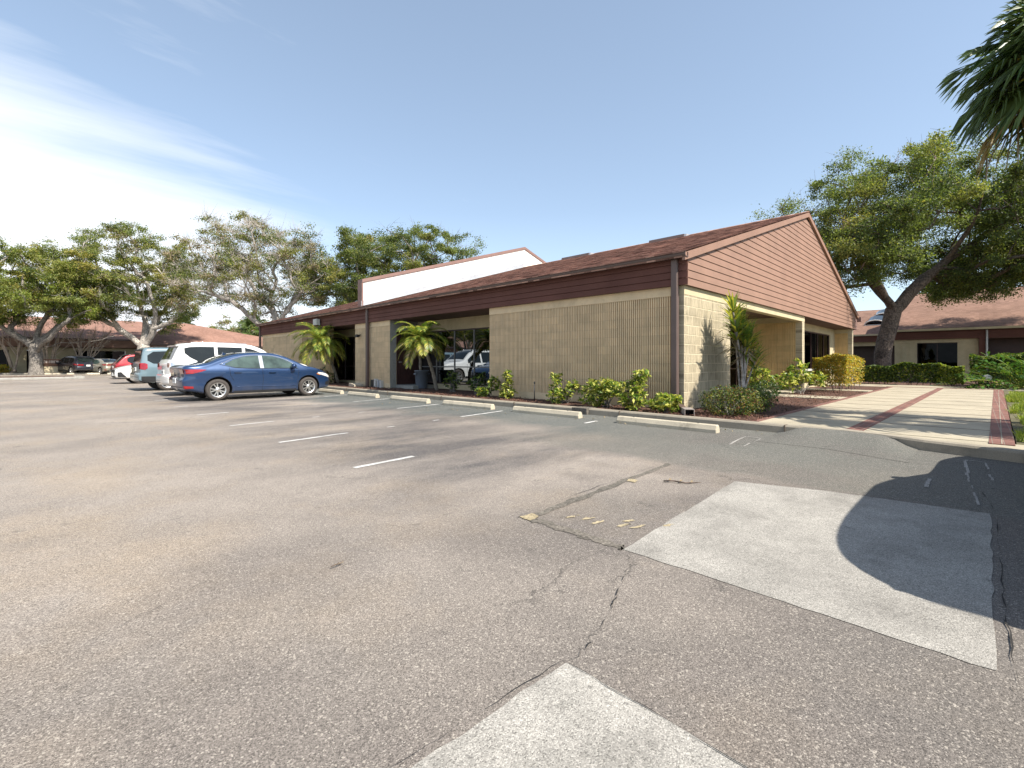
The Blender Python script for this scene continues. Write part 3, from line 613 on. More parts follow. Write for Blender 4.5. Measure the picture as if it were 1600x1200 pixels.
def window(name,x0,x1,y0,y1,z0,z1,axis,mx,mz,parent,fm,pm,depth=2.4,blinds=None,fw=.05,mm=None):
    # axis 'y': the glass lies in x=x0, spans y; axis 'x': lies in y=y0, spans x ; rooms lie behind (+)
    P=MB(); Fm=MB(); Mus=[]
    def bar(*a): m_=MB(); B(*a,m_); Mus.append(m_)
    if axis=='y':
        B=lambda a,b,c,e,t0,t1,mb: mb.box(x0+t0,a,c,x0+t1,b,e); A0,A1=y0,y1
    else:
        B=lambda a,b,c,e,t0,t1,mb: mb.box(a,y0+t0,c,b,y0+t1,e); A0,A1=x0,x1
    if axis=='y': P.quad((x0,A0,z0),(x0,A1,z0),(x0,A1,z1),(x0,A0,z1))
    else: P.quad((A0,y0,z0),(A1,y0,z0),(A1,y0,z1),(A0,y0,z1))
    for a,b,c,e in ((A0,A1,z0,z0+fw),(A0,A1,z1-fw,z1),(A0,A0+fw,z0+fw,z1-fw),(A1-fw,A1,z0+fw,z1-fw)): B(a,b,c,e,-.03,.05,Fm)
    for m in mx: bar(m-.022,m+.022,z0+fw,z1-fw,-.025,.045)
    for z in mz: bar(A0+fw,A1-fw,z-.02,z+.02,-.022,.04)
    f=Fm.build(name,fm,parent); 
    for m_ in Mus: m_.build('mullion',mm or fm,f)
    P.build('pane',pm,f,fix=False)
    if blinds:
        for a,b in blinds:
            Bl=MB(); k=max(1,int((b-a)/.09))
            for i in range(k):
                c=a+(b-a)*(i+.5)/k; h=(b-a)/k*.46
                if axis=='y': Bl.quad((x0+.12,c-h,z0+.04),(x0+.15,c+h,z0+.04),(x0+.15,c+h,z1-.02),(x0+.12,c-h,z1-.02))
                else: Bl.quad((c-h,y0+.12,z0+.04),(c+h,y0+.15,z0+.04),(c+h,y0+.15,z1-.02),(c-h,y0+.12,z1-.02))
            Bl.build('blind',M['blind'],f,fix=False)
    I=MB()
    if axis=='y': c=[(x0+.3,A0),(x0+depth,A0),(x0+depth,A1),(x0+.3,A1)]
    else: c=[(A0,y0+.3),(A0,y0+depth),(A1,y0+depth),(A1,y0+.3)]
    for i in range(3): p,q=c[i],c[i+1]; I.quad((p[0],p[1],.13),(q[0],q[1],.13),(q[0],q[1],2.7),(p[0],p[1],2.7))
    I.quad(*[(p[0],p[1],.13) for p in c]); I.quad(*[(p[0],p[1],2.7) for p in c]); I.build('interior',M['room'],f,fix=False)
    return f
w=MB(); w.box(10.99,10.6,2.36,11.2,16.40,2.785); w.build('beam',M['tan'],OB)
for q in ((10.6,15.2,.30),(19.27,25.1,.22)): w=MB(); w.box(10.94,q[0],.05,11.2,q[1],q[2]); w.build('window_sill',M['cream'],OB)
window('window',11.02,0,10.6,16.38,.30,2.36,'y',[11.72,12.85,13.98,15.11],[.96],OB,M['frame'],M['pane_dark'],3,None,mm=M['mullion'])
w=MB(); w.box(10.99,19.27,2.40,11.2,25.1,2.785); w.build('beam',M['tan'],OB)
window('window',11.02,0,19.3,25.1,.22,2.40,'y',[20.8,22.0,22.95,23.9],[.93],OB,M['frame'],M['pane'],3,[(19.5,21.9),(22.15,22.85),(23.1,23.8)])
window('window',19.53,27.55,5.24,0,.24,2.48,'x',[21.2,22.6,24.0,25.2,26.4],[.80],OB,M['door'],M['pane'],3,[(22.9,23.4),(24.35,24.95),(25.5,26.1),(26.7,27.2)])
w=MB(); w.box(19.53,5.195,.755,27.55,5.215,.845); w.build('window_rail',M['dirt_white'],OB)
# porch back wall
w=MB(); w.box(12.34,6.3,2.35,19.22,6.5,2.785); w.build('beam',M['tan'],OB)
window('window',12.34,19.22,6.36,0,.13,2.35,'x',[13.6,15.0,16.0,17.,18.2],[.9],OB,M['frame'],M['pane_dark'],3)
# fascia boards on the front
w=MB()
for k in range(4):
    z=2.785+.152*k; w.add([(9.588,4.32,z),(9.588,31.5,z),(9.604,31.5,z+.140),(9.604,4.32,z+.140)],[(0,1,2,3)]); w.add([(9.588,4.32,z),(9.588,31.5,z),(9.62,31.5,z),(9.62,4.32,z)],[(0,1,2,3)])
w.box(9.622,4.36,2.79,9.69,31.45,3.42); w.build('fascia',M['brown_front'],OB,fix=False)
# gable siding: horizontal boards with open grooves between
w=MB(); z=2.79; g_=.1665
def xr(z): t=(z-3.45)/RS; return (9.45+max(0,t)+.05, 29.65-max(0,t)-.05)
xg0,xg1=9.66,29.30
k=0
while z<6.45:
    z1=min(z+g_-.016,6.52); a0,a1=xr(z+.10); b0,b1=xr(z1+.10)
    a0,b0=max(a0,xg0+.05),max(b0,xg0+.05); a1,b1=min(a1,xg1),min(b1,xg1)
    if b1-b0>.05:
        vs=[(a0,4.372,z),(a1,4.372,z),(b1,4.382,z1),(b0,4.382,z1),(a0,4.42,z),(a1,4.42,z),(b1,4.42,z1),(b0,4.42,z1)]
        w.add(vs,[(0,1,2,3),(0,4,5,1),(3,2,6,7),(0,3,7,4),(1,5,6,2)])
    z+=g_; k+=1
w.prism([(9.68,2.79),(29.28,2.79),(29.3,3.40),(19.55,6.40),(9.68,3.40)],'y',4.405,4.44)
w.box(9.615,4.362,2.785,9.712,4.446,3.44); w.build('gable_siding',M['brown'],OB)
# stained corner trim at the far lower end of the gable
w=MB(); w.box(28.9,4.362,2.79,29.0,4.40,3.35); w.box(29.0,4.366,2.79,29.42,4.41,3.3); w.box(29.40,4.2,3.2,29.75,4.5,3.42); w.build('corner_trim',M['cap'],OB)
# rakes
w=MB()
for s in (0,1):
    X=lambda x: x if s==0 else 39.1-x
    pr=[(X(9.44),3.25+.02),(X(19.55),3.275+RS*10.1),(X(19.55),3.43+RS*10.1),(X(9.44),3.43)]
    w.prism(pr,'y',4.306-(.002 if s else 0),4.372)
w.build('rake_trim',M['brown'],OB)
# roof: stepped shingle courses on the near slope
w=MB(); 
i0=int(9.42/.1338); xs=[.1338*i for i in range(i0,147)]; xs=[x for x in xs if x<19.5]
for i,x in enumerate(xs):
    x1=xs[i+1] if i+1<len(xs) else 19.55
    za=RZ(x)+.016; zb=RZ(x1)+.003
    w.add([(x,4.30,za),(x1,4.30,zb),(x1,31.6,zb),(x,31.6,za),(x,4.30,za-.016),(x,31.6,za-.016)],[(0,1,2,3),(0,3,5,4)])
w.prism([(9.42,3.43),(19.55,3.43+RS*10.13),(19.55,3.33+RS*10.13),(9.42,3.33)],'y',4.36,31.598)
w.add([(19.55,4.3,RZ(19.55)),(29.68,4.3,3.45),(29.68,31.6,3.45),(19.55,31.6,RZ(19.55))],[(0,1,2,3)]); 
for k in range(130): 
    y=4.3+.21*k; w.prism([(19.35,RZ(19.35)+.02),(19.55,RZ(19.55)+.035),(19.75,RZ(19.75)+.02),(19.55,RZ(19.55)+.01)],'y',y,y+.2)
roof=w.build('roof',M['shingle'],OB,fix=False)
for y0,y1 in ((8.75,10.35),(13.6,15.3)):
    v=MB(); v.prism([(19.02,RZ(19.02)-.02),(19.07,RZ(19.02)+.14),(19.95,RZ(19.95)+.16),(19.98,RZ(19.95)-.02)],'y',y0,y1); v.build('roof_vent',M['gutter'],roof)
    v=MB(); v.prism([(19.05,RZ(19.02)+.0),(19.09,RZ(19.02)+.13),(19.93,RZ(19.95)+.15),(19.96,RZ(19.95))],'y',y0-.10,y0-.003); v.build('vent_end',M['flashing'],roof)
# gutter and downspouts
w=MB(); w.prism([(9.43,3.345),(9.56,3.345),(9.56,3.45),(9.535,3.45),(9.535,3.365),(9.43,3.365),(9.415,3.45),(9.40,3.45),(9.405,3.39)],'y',4.29,31.62); w.build('gutter',M['gutter'],OB)
def downspout(y,x=9.585,zb=.35,kick=True):
    w=MB(); w.cbox(x-.055,y-.075,zb,x+.055,y+.075,3.35,.018)
    o=w.build('downspout',M['gutter'],OB)
    if kick:
        e=MB(); P=[(9.585,y,.44),(9.56,y-.02,.34),(9.42,y-.14,.24),(9.15,y-.36,.20),(8.88,y-.58,.185)]
        for i in range(len(P)-1):
            a,b=P[i],P[i+1]
            for q in (0,): 
                h=.055; ww=.075
                up=Vector((b[0]-a[0],0,b[2]-a[2])).normalized(); nx=Vector((-up.z,0,up.x))
                vs=[]
                for p in (a,b):
                    for s1,s2 in ((-1,-1),(1,-1),(1,1),(-1,1)): vs.append((p[0]+nx.x*h*s1,p[1]+ww*s2,p[2]+nx.z*h*s1))
                e.add(vs,[(0,1,5,4),(1,2,6,5),(2,3,7,6),(3,0,4,7)])
        e.build('elbow',M['gutter'],o)
        t=MB(); a=Vector((8.93,y-.54,.19)); b=Vector((8.72,y-.71,.178)); dv=(b-a).normalized(); sd_=Vector((-dv.y,dv.x,0)).normalized()
        def rg(p,hw,hh): return [tuple(p+sd_*hw*s1+Vector((0,0,hh*s2))) for s1,s2 in ((-1,-1),(1,-1),(1,1),(-1,1))]
        t.add(rg(a,.085,.066)+rg(b,.09,.070),[(0,1,5,4),(1,2,6,5),(2,3,7,6),(3,0,4,7)])
        t.add(rg(a+dv*.05,.076,.057)+rg(b,.080,.060),[(0,1,5,4),(1,2,6,5),(2,3,7,6),(3,0,4,7),(0,1,2,3)],1)
        t.add(rg(b,.09,.070)+rg(b,.080,.060),[(0,1,5,4),(1,2,6,5),(2,3,7,6),(3,0,4,7)])
        t.build('spout_end',[M['spout'],M['black']],o)
    return o
downspout(4.60,zb=.40); downspout(17.98,zb=.12,kick=False); downspout(31.42,zb=.12,kick=False)
# fire wall standing proud of the roof, painted white on its sunny face
Y0=18.45; pf=[(9.62,3.42),(19.6,RZ(19.55)-.05),(29.4,3.42),(29.4,4.40),(19.6,7.60),(9.62,4.50)]
w=MB(); w.prism(pf,'y',Y0,Y0+.3); par=w.build('parapet',M['white_wall'],OB)
w=MB()
for s in (0,1):
    p=[(9.58,4.50),(19.6,7.60),(19.6,7.74),(9.58,4.64)] if s==0 else [(19.6,7.60),(29.44,4.40),(29.44,4.54),(19.6,7.74)]
    w.prism(p,'y',Y0-.05+(.002*s),Y0+.35)
w.box(9.57,Y0-.03,3.40,9.64,Y0+.33,4.52); w.build('coping',M['cap'],par)
w=MB(); w.add([(9.55,Y0-.012,RZ(9.55)+.02),(19.55,Y0-.012,RZ(19.55)+.02),(19.55,Y0-.012,RZ(19.55)+.24),(9.55,Y0-.012,RZ(9.55)+.24)],[(0,1,2,3)])
w.add([(9.55,Y0-.013,RZ(9.55)+.026),(19.55,Y0-.013,RZ(19.55)+.026),(19.55,Y0-.30,RZ(19.55)+.026),(9.55,Y0-.30,RZ(9.55)+.026)],[(0,1,2,3)]); w.build('flashing',M['flashing'],par,fix=False)
# flood light, camera and small meter boxes on the front
w=MB(); w.cbox(9.36,22.55,2.93,9.56,22.95,3.22,.02); fl=w.build('flood_light',M['dirt_white'],OB); w=MB(); w.box(9.5,22.7,3.0,9.6,22.8,3.12); w.build('bracket',M['frame'],fl)
w=MB(); w.tube([(9.7,18.75,2.30),(9.62,18.75,2.30),(9.56,18.72,2.27)],.02,6); w.cbox(9.44,18.62,2.22,9.60,18.74,2.31,.02); w.cbox(9.5,18.80,2.20,9.64,18.92,2.32,.03); w.build('wall_light',M['black'],OB)
for k,(y,z,h,wd,mt) in enumerate(((17.55,.12,.30,.12,'black'),(17.33,.12,.34,.07,'dirt_white'),(17.1,.12,.3,.06,'flashing'),(16.9,.12,.28,.05,'dirt_white'))):
    w=MB(); w.cbox(9.55,y-wd,z,9.69,y+wd,z+h,.015); w.build('meter_box',M[mt],OB)
sb=MB(); sb.prism([(18.25,.12),(18.75,.12),(18.75,.26),(18.55,.25),(18.25,.20)],'x',9.15,9.55); tag(sb.build('splash_block',M['stop']),'tan concrete splash block at the foot of the middle downspout','splash block')
st=MB(); st.tube([(9.18,8.28,.10),(9.18,8.28,.58)],.014,6); st.tube([(9.18,8.28,.58),(9.18,8.28,.63)],.022,8); tag(st.build('irrigation_riser',M['black']),'thin black irrigation pipe standing in the mulch before the ribbed wall','pipe')
# ------------------------------------------------------------------ other buildings
def gable_roof(mb,x0,x1,y0,y1,xe0,ze,xr_,zr,xe1,th=.12):
    # ridge along y; eaves at xe0 and xe1
    for a,b,c,d in ((xe0,ze,xr_,zr),(xe1,ze,xr_,zr)):
        mb.add([(a,y0,b),(c,y0,d),(c,y1,d),(a,y1,b),(a,y0,b-th),(c,y0,d-th),(c,y1,d-th),(a,y1,b-th)],[(0,1,2,3),(4,5,6,7),(0,4,7,3),(0,1,5,4),(3,2,6,7)])
# right: tan office seen across the walkway
RB=empty('garden_office',(42,0,0),0,'tan office with broad sunlit brown roof behind the hedges at right','building')
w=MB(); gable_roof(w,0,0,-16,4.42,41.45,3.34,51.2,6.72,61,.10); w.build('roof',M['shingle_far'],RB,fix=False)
w=MB(); w.box(41.40,-16,3.20,41.50,4.43,3.33); w.build('drip_edge',M['cream'],RB)
w=MB()
for k in range(4): w.box(41.72+.004*(k%2),-16,2.66+.155*k,41.78,4.25,2.80+.155*k)
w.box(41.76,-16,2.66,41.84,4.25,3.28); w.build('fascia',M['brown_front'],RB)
w=MB(); w.box(41.5,-16,3.17,42.2,4.2,3.19); w.box(41.8,-16,2.62,43.5,.0,2.65); w.build('soffit',M['soffit'],RB)
w=MB(); w.box(42,2.92,0,42.25,4.1,2.66); w.box(42,-.05,0,42.25,.86,2.66); w.box(42,.86,2.42,42.25,2.92,2.66); w.box(42,.86,0,42.25,2.92,.75); w.box(42.25,3.9,0,58,4.1,2.7); w.build('wall',M['tan'],RB)
w=MB()
for y in (-.05,.42,.86,2.92,3.3,3.72): w=MB(); w.box(41.975,y,.1,42.0,y+.06,2.42); w.build('wall_batten',M['tan'],RB)
w=MB(); w.box(41.97,-.06,2.42,42.0,4.11,2.655); w.build('beam',M['tan'],RB)
window('window',42.12,0,.86,2.92,.75,2.42,'y',[1.9],[],RB,M['frame'],M['pane'],3)
w=MB(); w.box(41.74,-.34,0,41.94,-.07,2.66); w.build('post',M['brown_front'],RB); w=MB(); w.tube([(41.66,-.42,.1),(41.66,-.42,3.2)],.05,8); w.build('downspout',M['dirt_white'],RB)
w=MB(); w.box(43.4,-16,0,43.6,-.05,2.62); w.build('porch_wall',M['door'],RB)
w=MB(); w.prism([(41.5,3.3),(51.2,6.66),(61,3.3)],'y',4.1,4.2); w.build('gable',M['brown'],RB)
# office behind the oak
BB=empty('skylight_office',(50,8,0),0,'brown roofed office with roof skylights behind the big live oak','building')
w=MB(); gable_roof(w,0,0,1,22,49.6,3.50,59,6.35,68,.10); bro=w.build('roof',M['shingle_far'],BB,fix=False)
w=MB(); w.box(49.55,1,3.36,49.66,22,3.49); w.build('drip_edge',M['cream'],BB)
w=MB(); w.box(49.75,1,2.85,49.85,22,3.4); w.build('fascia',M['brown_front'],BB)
w=MB(); w.box(50,1,2.5,50.2,22,2.85); w.box(50,13,0,50.2,22,2.5); w.build('wall',M['tan'],BB)
w=MB(); w.box(51.2,1,0,51.4,22,2.85); w.build('porch_wall',M['frame'],BB)
for k,(xx,yy) in enumerate(((52.6,6.5),(55.2,6.2))):
    w=MB(); z=3.5+.303*(xx-49.6); n=8
    for i in range(n):
        a0,a1=math.pi*i/n,math.pi*(i+1)/n
        w.add([(xx,yy+.75*math.cos(a0),z+.02+.42*math.sin(a0)),(xx,yy+.75*math.cos(a1),z+.02+.42*math.sin(a1)),(xx+1.9,yy+.75*math.cos(a1),z+.60+.42*math.sin(a1)),(xx+1.9,yy+.75*math.cos(a0),z+.60+.42*math.sin(a0))],[(0,1,2,3)],0,True)
    s=w.build('skylight',M['carglass'],bro,fix=False)
    f=MB(); f.tube([(xx-.01,yy+.78*math.cos(math.pi*i/n),z+.02+.44*math.sin(math.pi*i/n)) for i in range(n+1)],.05,6); f.tube([(xx+.0,yy-.8,z+.02),(xx+.0,yy+.8,z+.02)],.06,6)
    f.build('skylight_frame',M['dirt_white'],bro)
# far left: two tan and brown offices facing the sun
LB=empty('far_office',(-3,66,0),0,'far tan office with deep brown fascia behind the leftmost oaks','building')
w=MB()
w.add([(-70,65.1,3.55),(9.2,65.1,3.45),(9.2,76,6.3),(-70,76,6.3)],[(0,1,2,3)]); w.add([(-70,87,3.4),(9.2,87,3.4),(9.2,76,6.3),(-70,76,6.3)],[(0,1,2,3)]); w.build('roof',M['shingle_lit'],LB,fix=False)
w=MB(); w.box(-70,65.0,3.40,9.25,65.2,3.56); w.build('gutter',M['gutter'],LB)
w=MB()
for k in range(5): w.box(-70,65.28+.004*(k%2),2.66+.15*k,9.0,65.34,2.80+.15*k)
w.box(-70,65.32,2.66,9.0,65.4,3.42); w.box(8.9,65.25,2.2,9.35,65.6,3.5); w.build('fascia',M['brown'],LB)
w=MB(); w.box(-70,65.4,2.60,9,66.4,2.66); w.build('soffit',M['soffit'],LB)
w=MB()
for a,b in ((-70,-9),(-2.1,-.9),(.0,2.6),(6.6,9.0)): w.box(a,66,0,b,66.3,2.62)
for a,b in ((-9,-2.1),(-.9,.0),(2.6,6.6)): w.box(a,66,2.3,b,66.3,2.62)
w.box(7.7,65.97,1.6,8.3,66.02,2.3,1)
w.build('wall',[M['cream'],M['hedge_olv']],LB)
w=MB(); w.box(-9,67.2,0,6.6,67.3,2.3); w.build('recess_wall',M['room'],LB)
window('window',2.7,5.6,66.5,0,.1,2.3,'x',[3.6,4.6],[1.0],LB,M['frame'],M['pane_dark'],2.2); window('window',-8.9,-2.2,66.5,0,.1,2.3,'x',[-7,-5,-3.5],[1.0],LB,M['frame'],M['pane_dark'],2.2)
w=MB(); w.box(5.6,66.4,0,6.6,66.55,2.3); w.build('door',M['door'],LB)
HB=empty('hip_roof_office',(15,62,0),0,'far office with a broad brown hip roof behind the white car','building')
w=MB(); A,B_,C_,D_=(7.6,61.2,3.02),(26,61.2,3.02),(26,74,3.02),(7.6,74,3.02); r1,r2=(11.1,66.8,5.75),(21,67,5.75)
r2=(12.2,67.2,5.75)
w.add([A,B_,C_,D_,r1,r2],[(0,1,5,4),(1,2,5),(2,3,4,5),(3,0,4)]); w.build('roof',M['shingle_lit'],HB,fix=False)
w=MB(); w.box(7.55,61.1,2.88,26,61.25,3.03); w.box(7.5,61.2,2.88,7.62,74,3.03); w.build('gutter',M['gutter'],HB)
w=MB()
for k in range(5): w.box(7.9,61.5,2.12+.15*k,26,61.56,2.26+.15*k)
w.box(7.9,61.54,2.1,26,61.62,2.9); w.build('fascia',M['brown'],HB)
w=MB(); w.box(8,62.5,0,26,62.8,2.2); w.build('wall',M['cream'],HB)
for x in (8.2,17.3,19.2,21.2): w=MB(); w.cbox(x,61.3,0,x+.42,61.72,2.9,.03); w.build('post',M['brown'],HB)
# sign stone
x,y=ax(-42.7,43.4); S_=empty('monument_sign',(x,y,.1),R(0),'low cream stone sign with a brown lettered panel beside the leftmost oak','sign')
w=MB(); w.cbox(-.76,-.18,0,.80,.18,.62,.03); w.build('base',M['sign_cream'],S_,local=True)
w=MB(); w.cbox(-.84,-.14,.62,.90,.14,1.30,.02); pn=w.build('panel',M['sign_brown'],S_,local=True)
# the letters are too far off to read: pale strokes in two words
w=MB(); x0=-.78; rng=random.Random(3)
for k in range(13):
    if k==4: x0+=.09; continue
    wd=.095; w.box(x0,-.152,.93,x0+.028,-.139,1.16)
    if k%3!=1: w.box(x0+.028,-.152,1.135,x0+wd,-.139,1.16)
    if k%2: w.box(x0+.028,-.152,1.03,x0+wd,-.139,1.055)
    if k%3!=2: w.box(x0+wd-.026,-.152,.93,x0+wd,-.139,1.16)
    x0+=.128
w.build('lettering',M['sign_white'],S_,local=True)
S_.rotation_euler=(0,0,.35)
# ------------------------------------------------------------------ cars
_sl={}
def interp(pts,x):               # monotone cubic through the control points
    if x<=pts[0][0]: return pts[0][1]
    if x>=pts[-1][0]: return pts[-1][1]
    k=tuple(pts)
    if k not in _sl:
        n=len(pts); h=[pts[i+1][0]-pts[i][0] for i in range(n-1)]; d=[(pts[i+1][1]-pts[i][1])/h[i] for i in range(n-1)]; m=[d[0]]
        for i in range(1,n-1):
            if d[i-1]*d[i]<=0: m.append(0.)
            else:
                w1,w2=2*h[i]+h[i-1],h[i]+2*h[i-1]; m.append((w1+w2)/(w1/d[i-1]+w2/d[i]))
        m.append(d[-1]); _sl[k]=m
    m=_sl[k]
    for i in range(len(pts)-1):
        (a,b),(c,e)=pts[i],pts[i+1]
        if x<=c:
            H=c-a; t=(x-a)/H
            return (2*t**3-3*t*t+1)*b+(t**3-2*t*t+t)*H*m[i]+(-2*t**3+3*t*t)*e+(t**3-t*t)*H*m[i+1]
class Car:
    """x runs from the rear bumper (0) to the nose (L); the root sits at the middle of the car on the ground"""
    def __init__(s,name,label,loc,rz,S,paint_mat,group=None,cat='car'):
        s.S=S; s.root=empty(name,loc,rz,label,cat,group); s.P=paint_mat; s.L=S['L']; s.w=S['w']
        s.body()
    def fw(s,x):
        S=s.S; f=1.
        r=S.get('rr',.55); 
        if x<r: f*=1-S.get('rc',.12)*(1-math.sqrt(max(0,1-((r-x)/r)**2)))
        r2=S.get('fr',.95); d=s.L-x
        if d<r2: f*=1-S.get('fc',.22)*(1-math.sqrt(max(0,1-((r2-d)/r2)**2)))
        return f
    def side(s,x,z):
        S=s.S; zb=S['belt']; w=s.w*s.fw(x)
        k=(z-.62)/.45
        y=w*(1-.035*k*k) if z<zb else w*(1-.035*((zb-.62)/.45)**2)-(z-zb)*S['tumble']
        if z<zb-.02: y+=S.get('crease',.012)*math.exp(-((z-S.get('crease_z',.80))/.05)**2)-.010*math.exp(-((z-.55)/.10)**2)
        return y
    def endx(s,x,z):
        S=s.S
        def pf(p,z): return interp(p,z)
        q=S.get('squeeze',0.); d=s.L-x; x0=x
        if x0<.62: x+=(.62-x0)*q*1.25
        if d<.60: x-=(.60-d)*q
        if x0<1.0: x=x+(1-x0)*pf(S['rear'],z)
        if d<1.0: x=x-(1-d)*pf(S['front'],z)
        return x
    def pt(s,x,y,z): return (s.endx(x,z)-s.L/2,y,z)
    def zt(s,x): return interp(s.S['top'],x)
    def zl(s,x):
        S=s.S; z=S['sill']; 
        if x<.7: z+=(.7-x)*S.get('rlift',.16)
        d=s.L-x
        if d<.8: z+=(.8-d)*S.get('flift',.06)
        return z
    def ring(s,x):
        zt,zl=s.zt(x),s.zl(x); r=min(s.S.get('rad',.10),(zt-zl)*.3); pts=[(0,zl)]
        y0=s.side(x,zl+.05); pts+=[(y0-.09,zl),(y0-.02,zl+.025)]
        n=14
        for i in range(n+1):
            z=zl+.05+(zt-r-zl-.05)*i/n; pts.append((s.side(x,z),z))
        yt=s.side(x,zt-r)
        for a in (22,45,68,90):
            pts.append((yt-r*1.25*(1-math.cos(R(a))),zt-r+r*math.sin(R(a))))
        yl=pts[-1][0]; cr=s.S.get('crown',.035)
        for f in (.66,.33,0): pts.append((yl*f,zt+cr*(1-f*f)))
        return pts
    def topz(s,x,y):
        p=s.ring(x); yl=p[-4][0]; cr=s.S.get('crown',.035); f=min(1,abs(y)/max(yl,.01)); return s.zt(x)+cr*(1-f*f)
    def body(s):
        L=s.L; xs=sorted(set([0,.02,.06,.12,.2,.3]+[.3+(L-.7)*i/52 for i in range(53)]+[L-.4,L-.3,L-.2,L-.12,L-.06,L-.02,L]))
        mb=MB(); vs=[]; n=None
        for x in xs:
            p=s.ring(x); full=p+[(-y,z) for y,z in p[-2:0:-1]]; n=len(full)
            vs+=[s.pt(x,y,z) for y,z in full]
        K=len(xs); fs=[(i*n+j,i*n+(j+1)%n,(i+1)*n+(j+1)%n,(i+1)*n+j) for i in range(K-1) for j in range(n)]
        h=len(s.ring(0)); 
        for base in (0,(K-1)*n):      # close the ends with a lattice between the two sides
            for j in range(h-1):
                a,b=base+j,base+j+1; c,d=base+(n-j)%n,base+(n-j-1)%n
                if j==0: fs.append((a,b,d))
                elif j==h-2: fs.append((a,b,c))
                else: fs.append((a,b,d,c))
        mb.add(vs,fs,0,True); mb_o=mb.build('body',[s.P,M['steel_dark']],s.root,local=True)
        cut=MB(); S=s.S
        for x in S['axles']:
            for sg in (-1,1):
                y0,y1=sg*(s.w-.30),sg*(s.w+.3)
                cut.prism([(x-L/2+(S['R']+.05)*math.cos(2*math.pi*(i+.5)/40),S['R']+.01+(S['R']+.05)*math.sin(2*math.pi*(i+.5)/40)) for i in range(40)],'y',y0,y1)
        c=cut.build('cutter',M['steel_dark'],s.root,local=True)
        bmod=mb_o.modifiers.new('b','BOOLEAN'); bmod.object=c; bmod.operation='DIFFERENCE'; bmod.solver='EXACT'
        try: bmod.material_mode='TRANSFER'
        except Exception: pass
        bpy.context.view_layer.update()
        ev=mb_o.evaluated_get(bpy.context.evaluated_depsgraph_get()); me=bpy.data.meshes.new_from_object(ev)
        mb_o.modifiers.clear(); mb_o.data=me; me.name='body'
        bpy.data.objects.remove(c); 
        s.bodyo=mb_o
        s.wheels()
    def wheels(s):
        S=s.S; Rw=S['R']; tw=.205; rr=Rw*S.get('rimf',.66)
        proto=None
        for x in S['axles']:
            for sg in (-1,1):
                loc=(x-s.L/2,sg*(s.w-.115-.02),Rw)
                if proto is None:
                    wo=empty('wheel',(0,0,0)); t=MB(); h=tw/2
                    t.lathe([(rr-.01,-h+.02),(rr+.012,-h),(Rw-.035,-h-.004),(Rw-.008,-h+.025),(Rw,-h+.05),(Rw,h-.05),(Rw-.008,h-.025),(Rw-.035,h),(rr,h)],36,0,'y')
                    t.build('tyre',M['rubber'],wo,local=True)
                    r=MB(); r.lathe([(rr+.004,-h-.002),(rr-.018,-h+.004),(rr-.03,-h+.03),(rr-.035,h)],36,0,'y')
                    ns=S.get('spokes',5)
                    for k in range(ns):
                        for da in ((-.25,.25) if S.get('twin',True) else (0,)):
                            a=2*math.pi*k/ns+da; b=2*math.pi*k/ns+da*.6
                            wd=.0135 if S.get('twin',True) else .045
                            p0=(math.cos(b)*.05,math.sin(b)*.05); p1=(math.cos(a)*(rr-.012),math.sin(a)*(rr-.012)); nx,nz=-math.sin(a)*wd,math.cos(a)*wd
                            r.add([(p0[0]-nx,-h+.012,p0[1]-nz),(p0[0]+nx,-h+.012,p0[1]+nz),(p1[0]+nx*1.25,-h+.006,p1[1]+nz*1.25),(p1[0]-nx*1.25,-h+.006,p1[1]-nz*1.25),
                                   (p0[0]-nx,-h+.05,p0[1]-nz),(p0[0]+nx,-h+.05,p0[1]+nz),(p1[0]+nx,-h+.05,p1[1]+nz),(p1[0]-nx,-h+.05,p1[1]-nz)],[(0,1,2,3),(0,3,7,4),(1,2,6,5),(0,1,5,4),(2,3,7,6)])
                    r.lathe([(.0,-h+.002),(.06,-h+.004),(.075,-h+.02),(.075,-h+.05)],16,0,'y')
                    r.build('rim',M['alloy'],wo,local=True)
                    d=MB(); d.lathe([(0,-h+.075),(rr-.03,-h+.075)],24,0,'y'); d.build('brake_disc',M['black'],wo,local=True,fix=False)
                    proto=wo; o=wo; wo.parent=s.root
                else: o=copy_tree(proto,s.root)
                o.location=loc; o.rotation_euler=(0,0.3*len(s.root.children),0 if sg<0 else math.pi)
    # patches laid on the bodywork
    def side_patch(s,name,cols,mat,sg,off=.006,rows=4,sub=5,parent=None):
        mb=MB(); C=[]
        for (x0,a0,b0),(x1,a1,b1) in zip(cols,cols[1:]):
            for k in range(sub): t=k/sub; C.append((x0+(x1-x0)*t,a0+(a1-a0)*t,b0+(b1-b0)*t))
        C.append(cols[-1]); vs=[]
        for x,a,b in C:
            for r in range(rows+1):
                z=a+(b-a)*r/rows; vs.append(s.pt(x,sg*(s.side(x,z)+off),z))
        n=rows+1; mb.add(vs,[(i*n+j,(i+1)*n+j,(i+1)*n+j+1,i*n+j+1) for i in range(len(C)-1) for j in range(rows)],0,True)
        return mb.build(name,mat,parent or s.root,local=True)
    def end_patch(s,name,rowsz,mat,end,off=.008,parent=None):     # rowsz: (z, y0, y1)
        mb=MB(); vs=[]; n=7
        for z,y0,y1 in rowsz:
            for k in range(n):
                y=y0+(y1-y0)*k/(n-1); x=0 if end=='r' else s.L
                p=s.pt(x,y,z); vs.append((p[0]+(-off if end=='r' else off),p[1],p[2]))
        mb.add(vs,[(i*n+j,i*n+j+1,(i+1)*n+j+1,(i+1)*n+j) for i in range(len(rowsz)-1) for j in range(n-1)],0,True)
        return mb.build(name,mat,parent or s.root,local=True)
